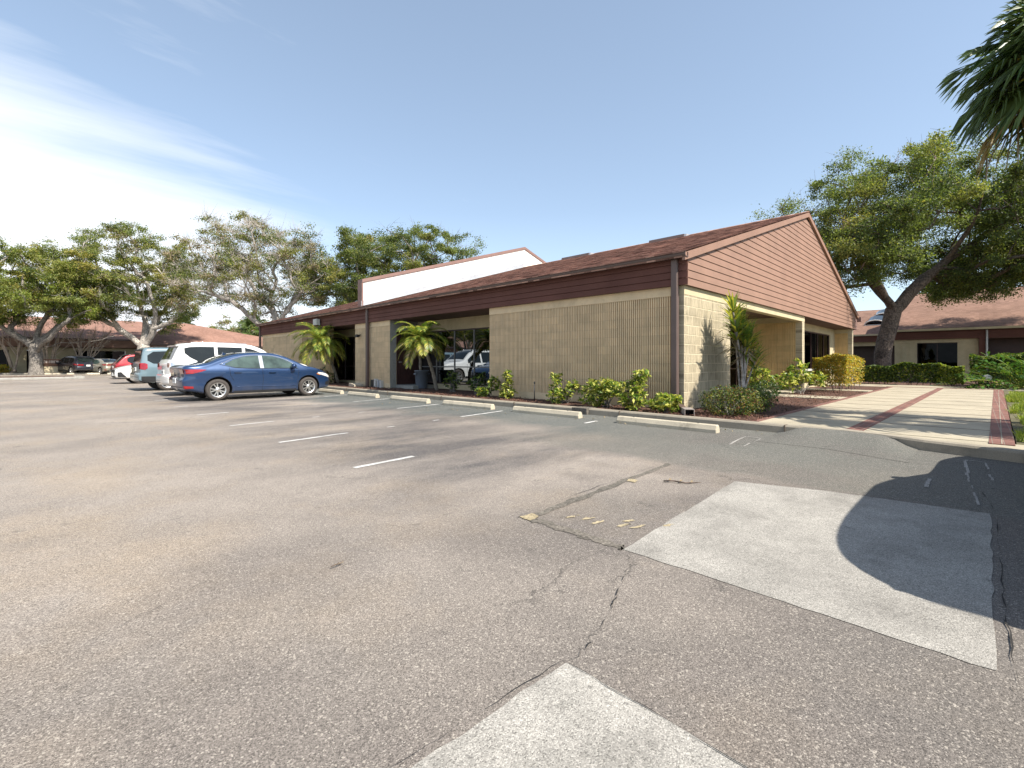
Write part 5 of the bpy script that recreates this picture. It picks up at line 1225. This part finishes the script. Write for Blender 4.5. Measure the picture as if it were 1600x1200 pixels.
# crape myrtles: bare vase of pale stems
def myrtle(label,base,seed,h=5.4,spread=1.6):
    rng=random.Random(seed); root=empty('crape_myrtle',base,0,label,'tree','bare crape myrtles'); mb=MB(); tw=MB()
    def grow(p,d,L,r,lev):
        k=4; P=[Vector(p)]; dd=Vector(d)
        for i in range(k):
            dd=(dd+Vector((rng.gauss(0,.09),rng.gauss(0,.09),.06))).normalized(); P.append(P[-1]+dd*L/k)
        (mb if lev<3 else tw).tube(P,[r*(1-.4*i/k) for i in range(k+1)],6 if lev<2 else 3,cap=False)
        if lev<4:
            for _ in range(3 if lev else 2):
                t=rng.choice((2,3,4)); nd=(dd+Vector((rng.gauss(0,.42),rng.gauss(0,.42),rng.gauss(.05,.2)))).normalized(); grow(P[t],nd,L*.66,r*.5,lev+1)
    B=Vector(base); mb.tube([B,B+Vector((.02,0,.5))],[.24,.20],8)
    n=7
    for i in range(n):
        a=2*math.pi*i/n+rng.uniform(-.3,.3); grow(B+Vector((.10*math.cos(a),.10*math.sin(a),.35)),Vector((math.cos(a)*.34,math.sin(a)*.34,1)),h*.44,.085,0)
    mb.build('trunk',M['bark_myrtle'],root,fix=False); tw.build('twigs',M['bark_myrtle'],root,fix=False)
myrtle('bare pale crape myrtle at far left edge before the tan wall',W3(-46.8,44,.1),3)
myrtle('bare pale crape myrtle standing behind the champagne sedan',W3(-42.6,46.8,.1),5)
myrtle('bare pale crape myrtle partly hidden behind the leftmost oak trunk',W3(-44.6,45.2,.1),9)
# ------------------------------------------------------------------ palms
def pinnate_palm(name,label,base,stems,seed,fl=1.05,nf=26,group=None):
    """stems: list of polylines; the crown sits on the tip of each"""
    root=empty(name,base,0,label,'palm tree',group); rng=np.random.default_rng(seed); B=np.array(base,float)
    for st,scale in stems:
        mb=MB(); P=[np.array(p,float) for p in st]; Q=[]
        for i in range(len(P)-1):
            for k in range(6): Q.append(P[i]+(P[i+1]-P[i])*k/6)
        Q.append(P[-1]); 
        mb.tube(Q,[(.066 if i%2 else .056)*(1.1-.25*i/len(Q))*scale**.5 for i in range(len(Q))],9); mb.build('trunk',M['bark_palm'],root)
        top=P[-1]; V=[];I=[]; rb=MB(); mi=[]
        for f in range(int(nf*scale)):
            az=f*2.39996+rng.uniform(-.2,.2); el=R(78)-R(112)*((f+.5)/(nf*scale))**.9+rng.normal(0,.08); L=fl*scale*rng.uniform(.85,1.1)
            h=np.array([math.cos(az),math.sin(az),0]); n=18; pts=[top]; a=el
            for k in range(n):
                a-=R(92)/n*(.45+1.1*k/n)*(1.0 if el>0 else .55); pts.append(pts[-1]+(h*math.cos(a)+np.array([0,0,math.sin(a)]))*L/n)
            rb.tube(pts,[.012-.009*k/n for k in range(n+1)],4,cap=False)
            sd=np.cross(h,[0,0,1.]); old=el<-.1
            for k in range(2,n+1):
                for half in (0,.5):
                  for s in (-1,1):
                    p=pts[k-1]+(pts[k]-pts[k-1])*half; tg=(pts[k]-pts[k-1]); tg/=np.linalg.norm(tg); up=np.cross(sd,tg)
                    t=k/n; ll=L*.30*math.sin(math.pi*(.14+.78*t))**.7*rng.uniform(.85,1.1)
                    d=sd*s*1.0+tg*(.55+.5*t)+up*.18; d/=np.linalg.norm(d); m_=p+d*ll*.55; tip=p+d*ll+np.array([0,0,-.22*ll]); w=np.cross(d,up); w=w/(np.linalg.norm(w)+1e-9)*.016
                    V+= [p-w*.6,m_-w,tip,m_+w]; mi.append(2 if (old and rng.random()<.25) else (1 if rng.random()<(.55 if old else .22) else 0))
        rb.build('frond_stalks',M['palm_yel'],root)
        F=np.arange(len(V)).reshape(-1,4); np_mesh('fronds',np.array(V),F,mi,[M['palm_leaf'],M['palm_yel'],M['leaf_dry']],root,off=B)
    return root
pinnate_palm('pygmy_date_palm','yellow-green pygmy palm with one leaning trunk near the nose of the blue sedan',(10.25,22.2,.12),[([(10.35,22.35,.1),(10.2,22.4,.75),(9.85,22.3,1.45),(9.30,21.95,2.15)],1.2)],3,1.2,34,'pygmy date palms on the office front')
pinnate_palm('pygmy_date_palm','pygmy palm pair with a curved and an upright trunk beside the grey bin',(10.15,14.0,.12),[([(10.25,14.05,.1),(10.15,14.15,.75),(9.85,14.1,1.4),(9.35,13.75,1.98)],1.1),([(10.5,15.45,.1),(10.48,15.45,1.2),(10.38,15.42,2.1)],.85)],5,1.02,24,'pygmy date palms on the office front')
def fan_palm(name,label,base,crown,seed,nl=30,fr=.95,trunk_r=.17,group=None,seg=34,dry=.14,low=135):
    root=empty(name,base,0,label,'palm tree',group); rng=np.random.default_rng(seed); B=np.array(base,float); T=np.array(crown,float)
    mb=MB(); n=22; mb.tube([B+(T-B)*k/n for k in range(n+1)],[trunk_r*(1.15 if k==0 else 1)*(1.04 if k%2 else .97) for k in range(n+1)],12); mb.build('trunk',M['bark_palm'],root)
    V=[];mi=[]; st=MB()
    for f in range(nl):
        az=f*2.39996+rng.uniform(-.25,.25); u=(f+.5)/nl; el=R(80)-R(low)*u+rng.normal(0,.07); old=u>1-dry
        h=np.array([math.cos(az),math.sin(az),0.]); d=h*math.cos(el)+np.array([0,0,math.sin(el)]); PL=fr*rng.uniform(.85,1.15)
        e=T+d*PL*.55+np.array([0,0,-.04]); e2=T+d*PL+np.array([0,0,-.10*PL]); st.tube([T,e,e2],[.022,.016,.012],5,cap=False)
        d2=d+np.array([0,0,-.35]); d2/=np.linalg.norm(d2); sd=np.cross(d2,[0,0,1.]); sd/=np.linalg.norm(sd)+1e-9; up=np.cross(sd,d2)
        Rl=fr*rng.uniform(.85,1.1)
        for k in range(seg):
            a=R(-118)+R(236)*k/(seg-1); r=Rl*(1-.28*(abs(a)/R(118))**2)*rng.uniform(.93,1.05)
            q=d2*math.cos(a)+sd*math.sin(a)+up*(-.20*abs(math.sin(a))+.05*(-1)**k); q/=np.linalg.norm(q)
            da=R(236)/(seg-1)*.52; w=np.cross(q,up); w/=np.linalg.norm(w)+1e-9; hw=r*.55*math.tan(da)*1.35
            fold=up*.02
            m_=e2+q*r*.58; t1=e2+q*r*.86+np.array([0,0,-.08*r]); tip=e2+q*r*1.06+np.array([0,0,-.30*r*rng.uniform(.6,1.3)])
            mt=2 if old else (1 if rng.random()<.03 else 0)
            V+=[e2,m_-w*hw-fold,t1,m_+w*hw+fold]; mi.append(mt)
            V+=[m_-w*hw*.7,tip,tip,t1+w*hw*.55]; mi.append(mt)
            V+=[m_+w*hw*.7,t1+w*hw*.1,tip,t1-w*hw*.45]; mi.append(mt)
    st.build('leaf_stalks',M['palm_yel'],root); np_mesh('fan_leaves',np.array(V),np.arange(len(V)).reshape(-1,4),mi,[M['fan_leaf'],M['palm_dk'],M['fan_dry']],root,off=B)
    return root
fan_palm('cabbage_palm','tall cabbage palm whose fan leaves hang in from the upper right corner',(11.95,-1.26,.1),(11.8,-1.1,6.12),4,46,.80,.14,None,36,.05,122)
fan_palm('cabbage_palm','cabbage palm just outside the frame shading the start of the walkway',(10.9,-3.4,.1),(10.85,-3.3,5.5),6,17,1.0,.15)
G='cabbage palms showing over the roofs'
def far_palm(X,d,h,label,src,sc_):
    o=copy_tree(src) if src is not None else None
    return o
p0=fan_palm('cabbage_palm','cabbage palm crown peeping over the brown roof right of the live oak',W3(47.0,53.5,0),W3(47.0,53.5,9.0),9,26,1.0,.2,G,16)
for X,d,h,rz,lb in ((50.4,55.5,8.9,1.3,'cabbage palm crown over the brown roof farther right from the live oak'),(54.9,55.0,9.2,2.2,'rightmost cabbage palm crown over the brown roof'),(-50.5,72,6.6,.6,'small palm crown above the far hip roof peak'),(-33.2,60,5.2,2.9,'palm close to the far end of the office roof'),(-36.5,66,6.4,4.,'palm left of the far end of the office roof')):
    o=copy_tree(p0); o.location=W3(X,d,h-9.0); o.rotation_euler=(0,0,rz); o['label']=lb
# ------------------------------------------------------------------ shrubs
def shrub(name,label,base,blobs,n,size,mats,wts,seed,cat='shrub',group=None,stems=4,aspect=.42,up=.5,skin=.35,stem_mat='bark_grey',rosette=0):
    """blobs: (dx,dy,dz,rx,ry,rz) ellipsoids filled with leaves; bare stems run up into them"""
    root=empty(name,base,0,label,cat,group); rng=np.random.default_rng(seed); B=np.array(base,float); vol=np.array([b[3]*b[4]*b[5] for b in blobs])**.67; vol/=vol.sum()
    st=MB()
    C=[];D_=[]
    for b,v in zip(blobs,vol):
        k=int(n*v); u=rng.normal(size=(k,3)); u/=np.linalg.norm(u,axis=1)[:,None]; r=(skin+(1-skin)*rng.random(k))**.5*(1+.16*np.sin(u[:,0]*5+seed)*np.cos(u[:,2]*6+u[:,1]*4))
        p=u*r[:,None]
        if rosette:
            rc_=p[rng.integers(0,k,max(1,k//rosette))]; p=np.repeat(rc_,rosette,axis=0)[:k]; k=len(p); dd=rng.normal(size=(k,3)); dd[:,2]=dd[:,2]*.5-.05; dd/=np.linalg.norm(dd,axis=1)[:,None]
            P=B+np.array(b[:3])+p*np.array(b[3:])+dd*size*.5; D_.append(dd)
        else:
            P=B+np.array(b[:3])+p*np.array(b[3:]); D_.append(u*.6+rng.normal(size=(k,3))*.6)
        P[:,2]=np.maximum(P[:,2],B[2]+.03); C.append(P)
        for _ in range(stems):
            a=B+np.array([rng.normal(0,.05),rng.normal(0,.05),0]); e=B+np.array(b[:3])+rng.normal(0,.35,3)*np.array(b[3:]); st.tube([a,(a+e)/2+rng.normal(0,.03,3),e],[.014,.011,.006],5,cap=False)
    st.build('stems',M[stem_mat],root,fix=False)
    C=np.concatenate(C); D_=np.concatenate(D_); V,F=leaf_cards(rng,C,size,aspect,up=up,dirs=D_)
    w=np.array(wts,float); w/=w.sum(); np_mesh('foliage',V,F,rng.choice(len(w),len(C),p=w),[M[m] for m in mats],root,off=base)
    return root
SM=['sch_yel','sch_grn','sch_dk']
G='variegated shrubs along the ribbed wall'
def sch(label,x,y,blobs,n,seed,w=(.46,.44,.1)): return shrub('variegated_shrub',label,(x,y,.11),[(a,b,c*.78,d*1.04,e*1.04,f*.8) for a,b,c,d,e,f in blobs],int(n*1.5),.098,SM,w,seed,'shrub',G,3,.46,.9,.3,'bark_grey',6)
sch('slim upright variegated shrub at the left end of the ribbed wall',9.2,9.30,[(0,0,.25,.22,.2,.22),(0,-.02,.55,.13,.13,.22),(-.02,-.02,.86,.11,.11,.18)],420,1,(.55,.37,.08))
sch('greener thin variegated shrub touching the window edge',9.3,10.15,[(-.1,.15,.2,.2,.24,.18),(.1,-.1,.5,.18,.2,.28)],330,2,(.25,.55,.2))
sch('two-stemmed variegated shrub next to the thin black pipe',9.1,7.25,[(-.1,.1,.28,.26,.26,.26),(0,.24,.72,.13,.14,.36),(.06,-.22,.48,.17,.18,.26)],560,3)
sch('biggest variegated shrub, a broad rounded mass on the ribbed wall',9.02,5.95,[(0,.3,.32,.3,.34,.30),(.02,-.08,.55,.3,.34,.28),(0,.12,.66,.26,.36,.20)],1000,4)
sch('tall variegated shrub standing right against the broad rounded one',8.98,5.25,[(0,0,.3,.28,.30,.28),(.02,-.08,.66,.2,.22,.24),(.04,-.16,.96,.18,.17,.18)],760,5)
sch('low mounded variegated shrub left of the corner downspout',9.0,4.52,[(0,0,.25,.27,.32,.24),(.02,-.02,.36,.2,.25,.16)],560,6)
shrub('dark_shrub','dark green shrub under the big window, nearer the leaning palm',(9.95,12.75,.11),[(0,0,.35,.3,.36,.26),(0,.05,.62,.16,.2,.2)],420,.10,['sch_dk','sch_grn','leaf_lime'],[.6,.3,.1],11,'shrub','dark shrubs under the window',5,.42,.6,.2,'bark_grey',5)
shrub('dark_shrub','dark green shrub under the big window, nearer the ribbed wall',(9.85,11.35,.11),[(0,0,.38,.3,.36,.28),(.05,-.15,.6,.14,.16,.14)],420,.10,['sch_dk','sch_grn','leaf_lime'],[.62,.3,.08],12,'shrub','dark shrubs under the window',5,.42,.6,.2,'bark_grey',5)
shrub('dark_shrub','small dark shrub at the foot of the leaning palm by the sedan nose',(9.9,22.9,.11),[(0,0,.4,.35,.4,.36),(0,-.5,.3,.3,.3,.26)],300,.13,['sch_dk','sch_grn','red_leaf'],[.5,.3,.2],13,'shrub',None,4)
shrub('golden_shrub','low golden shrub at the foot of the far left crape myrtle',W3(-47.2,43.6,.12),[(0,0,.35,.7,.6,.4)],700,.13,['hedge_gold','hedge_lim','leaf_olive'],[.5,.3,.2],71,'shrub','golden shrubs by the far office')
shrub('golden_shrub','low golden shrub just left of the leftmost oak trunk',W3(-43.9,43.9,.12),[(0,0,.35,.7,.6,.4)],700,.13,['hedge_gold','hedge_lim','leaf_olive'],[.5,.3,.2],72,'shrub','golden shrubs by the far office')
# corner shrubs
shrub('corner_shrub','rounded dark shrub with reddish tips at the building corner beside the spout',(9.35,3.42,.11),[(0,.02,.27,.42,.52,.30),(.35,-.10,.28,.40,.45,.28)],5200,.042,['sch_dk','leaf_mid','red_leaf','leaf_gold'],[.50,.26,.14,.10],21,'shrub',None,6,.5,.8,.4)
shrub('corner_shrub','smaller greener shrub joined to the right of the rounded corner one',(10.35,3.28,.11),[(0,0,.26,.36,.42,.26)],2000,.048,['sch_dk','leaf_mid','hedge_grn','leaf_gold'],[.5,.26,.16,.08],22,'shrub',None,5,.5,.8,.4)
shrub('dark_ground_shrub','low dark spreading shrub before the ochre ribbed wall',(13.4,4.25,.11),[(-1.2,.1,.2,.6,.4,.22),(-.2,0,.22,.6,.4,.24),(.75,-.1,.27,.5,.4,.28)],2600,.06,['sch_dk','palm_dk','leaf_dark'],[.5,.3,.2],23,'shrub',None,5,.5,.7,.3)
G='bright shrubs by the entrance path'
def sch2(label,x,y,b,n,seed): return shrub('variegated_shrub',label,(x,y,.12),[(q[0],q[1],q[2]*.85)+tuple(q[3:]) for q in b],int(n*1.3),.13,SM,(.5,.42,.08),seed,'shrub',G,3,.46,.9,.25,'bark_grey',6)
sch2('bright round variegated shrub at the porch before the ochre wall',16.0,4.85,[(0,0,.62,.36,.36,.32)],420,31)
sch2('spreading bright variegated shrub at the porch pillar',17.3,4.1,[(-.5,.25,.45,.38,.4,.28),(.1,0,.85,.36,.36,.4),(.45,-.4,.55,.36,.36,.24)],800,32)
def hedge(label,x0,x1,y0,y1,h,n,mats,w,seed,size=.085,name='hedge_row',z0=.1,low=.12):
    root=empty(name,((x0+x1)/2,(y0+y1)/2,z0),0,label,'hedge'); rng=np.random.default_rng(seed); B=np.array(root.location)
    u=rng.random((n,3)); face=rng.random(n); 
    px=x0+(x1-x0)*u[:,0]; py=y0+(y1-y0)*u[:,1]; pz=z0+low+(h-low)*u[:,2]**.75
    s1=face<.42; pz=np.where(s1,z0+h-np.abs(rng.normal(0,.07,n)),pz); s2=(face>=.42)&(face<.78); px=np.where(s2,x0+np.abs(rng.normal(0,.10,n)),px)
    s3=face>=.9; py=np.where(s3,y0+np.abs(rng.normal(0,.1,n)),py)
    wv=.07*np.sin(px*3.1)+.08*np.sin(py*2.3+seed)+.05*np.sin(py*6.1); pz=pz+wv*(pz-z0)/h; px=px+.08*np.sin(py*3.7+pz*4)
    C=np.stack([px,py,pz],1); V,F=leaf_cards(rng,C,size,.5,up=.6); ww=np.array(w,float); ww/=ww.sum()
    np_mesh('foliage',V,F,rng.choice(len(ww),n,p=ww),[M[m] for m in mats],root,off=B)
    st=MB()
    for _ in range(int((abs(x1-x0)+abs(y1-y0))*4)):
        a=(rng.uniform(x0+.15,x1-.1),rng.uniform(y0+.1,y1-.1)); st.tube([(a[0],a[1],z0),(a[0]+rng.normal(0,.16),a[1]+rng.normal(0,.14),z0+h*.8)],[.011,.006],4,cap=False)
    st.build('stems',M['bark_dark'],root,fix=False); return root
hedge('long leafy green hedge across the end of the walkway under the live oak',26.95,28.1,1.15,3.95,.86,9500,['hedge_grn','hedge_lim','leaf_dark','sch_dk'],[.42,.16,.24,.18],41,.11)
hedge('bright yellow-green end bush of the hedge nearest the brick band',26.9,27.9,.40,1.20,.84,3200,['hedge_lim','hedge_grn','leaf_lime','sch_dk'],[.45,.28,.2,.07],42,.11,'hedge_bush')
hedge('shaded green hedge behind the big tropical plant',29.5,31,-1.6,.25,1.35,6000,['hedge_grn','hedge_lim','sch_dk'],[.5,.2,.3],43,.11)
hedge('clipped boxy golden hedge bush at the far end of the gable wall',18.75,22.3,3.05,4.05,1.13,9000,['hedge_gold','hedge_olv','hedge_lim','leaf_mid'],[.40,.36,.12,.12],44,.07,'clipped_hedge',.1,.20)
# big glossy tropical plant at right
def tropical(label,base,seed):
    root=empty('tropical_plant',base,0,label,'plant'); rng=np.random.default_rng(seed); B=np.array(base,float); V=[];mi=[]; st=MB()
    for k in range(34):
        az=rng.uniform(0,6.28); el=R(rng.uniform(18,82)); L=rng.uniform(1.0,2.3); h=np.array([math.cos(az),math.sin(az),0]); P=[B+np.array([rng.normal(0,.45),rng.normal(0,.6),0])]; a=el
        for i in range(10): a-=R(5.2); P.append(P[-1]+(h*math.cos(a)+np.array([0,0,math.sin(a)]))*L/10)
        st.tube(P,[.022-.0017*i for i in range(11)],5,cap=False); sd=np.cross(h,[0,0,1.])
        for i in range(4,11):
            for s in (-1,1):
                tg=P[i]-P[i-1]; tg/=np.linalg.norm(tg); d=sd*s*.9+tg*.75+np.array([0,0,rng.uniform(-.1,.35)]); d/=np.linalg.norm(d); ll=rng.uniform(.38,.6); up=np.cross(d,tg); up/=np.linalg.norm(up)+1e-9
                w=np.cross(d,[0,0,1.]); w/=np.linalg.norm(w)+1e-9; w*=.055; c=P[i]; m=c+d*ll*.5+np.array([0,0,.04]); tip=c+d*ll-np.array([0,0,.06])
                V+=[c,m-w,tip,m+w]; mi.append(1 if rng.random()<.3 else 0)
    st.build('stems',M['hedge_lim'],root,fix=False); np_mesh('foliage',np.array(V),np.arange(len(V)).reshape(-1,4),mi,[M['glossy'],M['hedge_grn']],root,off=B)
tropical('large tropical plant with long glossy leaves at the right edge',(26.6,-1.1,.1),51)
tropical('tropical plant with glossy leaves beyond the larger one at the frame edge',(28.6,-1.9,.1),53)
# path lamp
x0,y0=26.2,-.28
PLm=empty('path_lamp',(x0,y0,.12),0,'small pale globe path lamp under the tropical plant','lamp')
w=MB(); w.tube([(0,0,0),(0,0,.30)],.02,8); w.build('stem',M['black'],PLm,local=True)
w=MB(); w.lathe([(0,.28),(.07,.29),(.115,.34),(.13,.40),(.115,.46),(.07,.51),(0,.525)],16); w.build('globe',M['dirt_white'],PLm,local=True)
# dracaena by the gable wall
def dracaena(label,base,seed):
    root=empty('dracaena',base,0,label,'plant'); rng=np.random.default_rng(seed); B=np.array(base,float); st=MB(); V=[];mi=[]
    heads=[(.05,.0,1.75),(-.22,.1,2.15),(.25,-.1,1.5),(.5,.05,1.35),(.0,.15,1.95),(.75,-.05,1.05),(-.05,-.1,1.55),(.4,.1,1.7),(-.3,0,1.7)]
    for hx,hy,hz in heads:
        a=B+np.array([rng.normal(0,.07),rng.normal(0,.06),0]); e=B+np.array([hx,hy,hz]); m=(a*.5+e*.5)+np.array([-.06*np.sign(hx),0,-.02]); P=[a,a*.7+m*.3,m,m*.4+e*.6,e]; st.tube(P,[.032,.028,.024,.022,.018],6,cap=False)
        for layer in range(3):
            c=e+np.array([0,0,-.18*layer])
            for k in range(24 if layer<2 else 14):
                az=rng.uniform(0,6.28); el=R(rng.uniform(25,85)-22*layer); L=rng.uniform(.38,.6); h=np.array([math.cos(az),math.sin(az),0]); d=h*math.cos(el)+np.array([0,0,math.sin(el)]); sd=np.cross(h,[0,0,1.])*.023
                m_=c+d*L*.55; d2=d+np.array([0,0,-.45]); d2/=np.linalg.norm(d2); tip=m_+d2*L*.5
                V+=[c-sd*.5,m_-sd,m_+sd,c+sd*.5]; mi.append(2 if layer==2 and rng.random()<.6 else int(rng.random()<.3)); V+=[m_-sd,tip,tip+sd*.05,m_+sd]; mi.append(mi[-1])
    st.build('stems',M['bark_pale'],root,fix=False); np_mesh('foliage',np.array(V),np.arange(len(V)).reshape(-1,4),mi,[M['palm_leaf'],M['palm_yel'],M['leaf_dry']],root,off=B)
dracaena('spiky dracaena with several bare stems against the block gable wall',(11.15,3.78,.11),61)
# ------------------------------------------------------------------ sky, sun, camera
EL=R(49); AZ=R(3.5)      # the sun stands behind the right of the frame, a touch behind the office front
sv=Vector((math.sin(AZ)*math.cos(EL),-math.cos(AZ)*math.cos(EL),math.sin(EL)))
sd=bpy.data.lights.new('sun','SUN'); sd.energy=SUN_E; sd.angle=R(.53); sd.color=(1.,.94,.84)
so=bpy.data.objects.new('sun',sd); COL.objects.link(so); so.rotation_euler=sv.to_track_quat('Z','Y').to_euler(); so.location=(0,0,40)
W=bpy.data.worlds.new('World'); sc.world=W; W.use_nodes=True; nt=W.node_tree; t=NT(nt); bg=nt.nodes['Background']
sk=t.new('ShaderNodeTexSky'); sk.sky_type='NISHITA'; sk.sun_disc=False; sk.sun_elevation=EL; sk.sun_rotation=math.atan2(sv.x,sv.y); sk.altitude=0; sk.air_density=1.; sk.dust_density=SKY_DUST; sk.ozone_density=1.
G_=t.new('ShaderNodeTexCoord').outputs['Generated']; S3=t.sep(G_)
# high thin cloud: a bank in the quarter left of the office, wisps elsewhere. Flattened on to a plane overhead
zc=t.math('MAXIMUM',S3[2],.04); U=t.math('DIVIDE',S3[0],t.math('ADD',zc,.12)); Vv=t.math('DIVIDE',S3[1],t.math('ADD',zc,.12)); pl=t.comb(U,Vv,0.)
lean=t.math('ADD',t.math('MULTIPLY',S3[0],-.53),t.math('MULTIPLY',S3[1],.85))      # 1 towards the bank
f1=t.noise(t.map(pl,(.42,.85,1),rot=(0,0,.75)),.75,7,.62); f2=t.noise(t.map(pl,(.5,2.6,1),rot=(0,0,.62)),1.2,6,.6)
str_=t.math('ADD',t.math('MULTIPLY',t.math('ADD',f1,-.5),.34),t.math('MULTIPLY',t.math('ADD',f2,-.5),.42))
bank=t.math('ADD',t.math('ADD',lean,t.math('MULTIPLY',S3[2],-1.64)),t.math('ADD',str_,-.06))
cov=t.math('MULTIPLY',t.ramp(bank,[(.0,0.),(.10,.30),(.24,.74),(.55,.97)]),t.ramp(t.math('ADD',lean,t.math('MULTIPLY',str_,.25)),[(.50,0.),(.66,1.)]))
wisp=t.math('MULTIPLY',t.ramp(t.noise(t.map(pl,(.6,2.2,1),rot=(0,0,.5),loc=(3,1,0)),.9,7,.62),[(.60,0.),(.78,.35)]),.8)
cov=t.math('MAXIMUM',cov,wisp)
hz=t.ramp(S3[2],[(0.,.52),(.10,.34),(.30,.20),(.60,.16)])     # thin milky veil, thicker low down
skyc=t.mix(hz,sk.outputs[0],HAZE)
col=t.mix(cov,skyc,CLOUD)
t.link(col,bg.inputs[0]); bg.inputs[1].default_value=SKY_E
cam=bpy.data.cameras.new('camera'); co=bpy.data.objects.new('camera',cam); COL.objects.link(co); sc.camera=co
cam.sensor_width=36; cam.lens=36*732.6/1600; cam.shift_y=-(600-565.3)/1600; cam.clip_end=1500; cam.clip_start=.05
co.location=(0,0,EYE); co.rotation_euler=(R(90),0,YAW-R(90))
sc.render.engine='CYCLES'; sc.cycles.max_bounces=8; sc.cycles.transparent_max_bounces=12; sc.cycles.use_denoising=True
vs=sc.view_settings; sc.display_settings.display_device='sRGB'; vs.view_transform='Standard'; vs.look='None'; vs.exposure=EXPO; vs.gamma=1; vs.use_curve_mapping=False
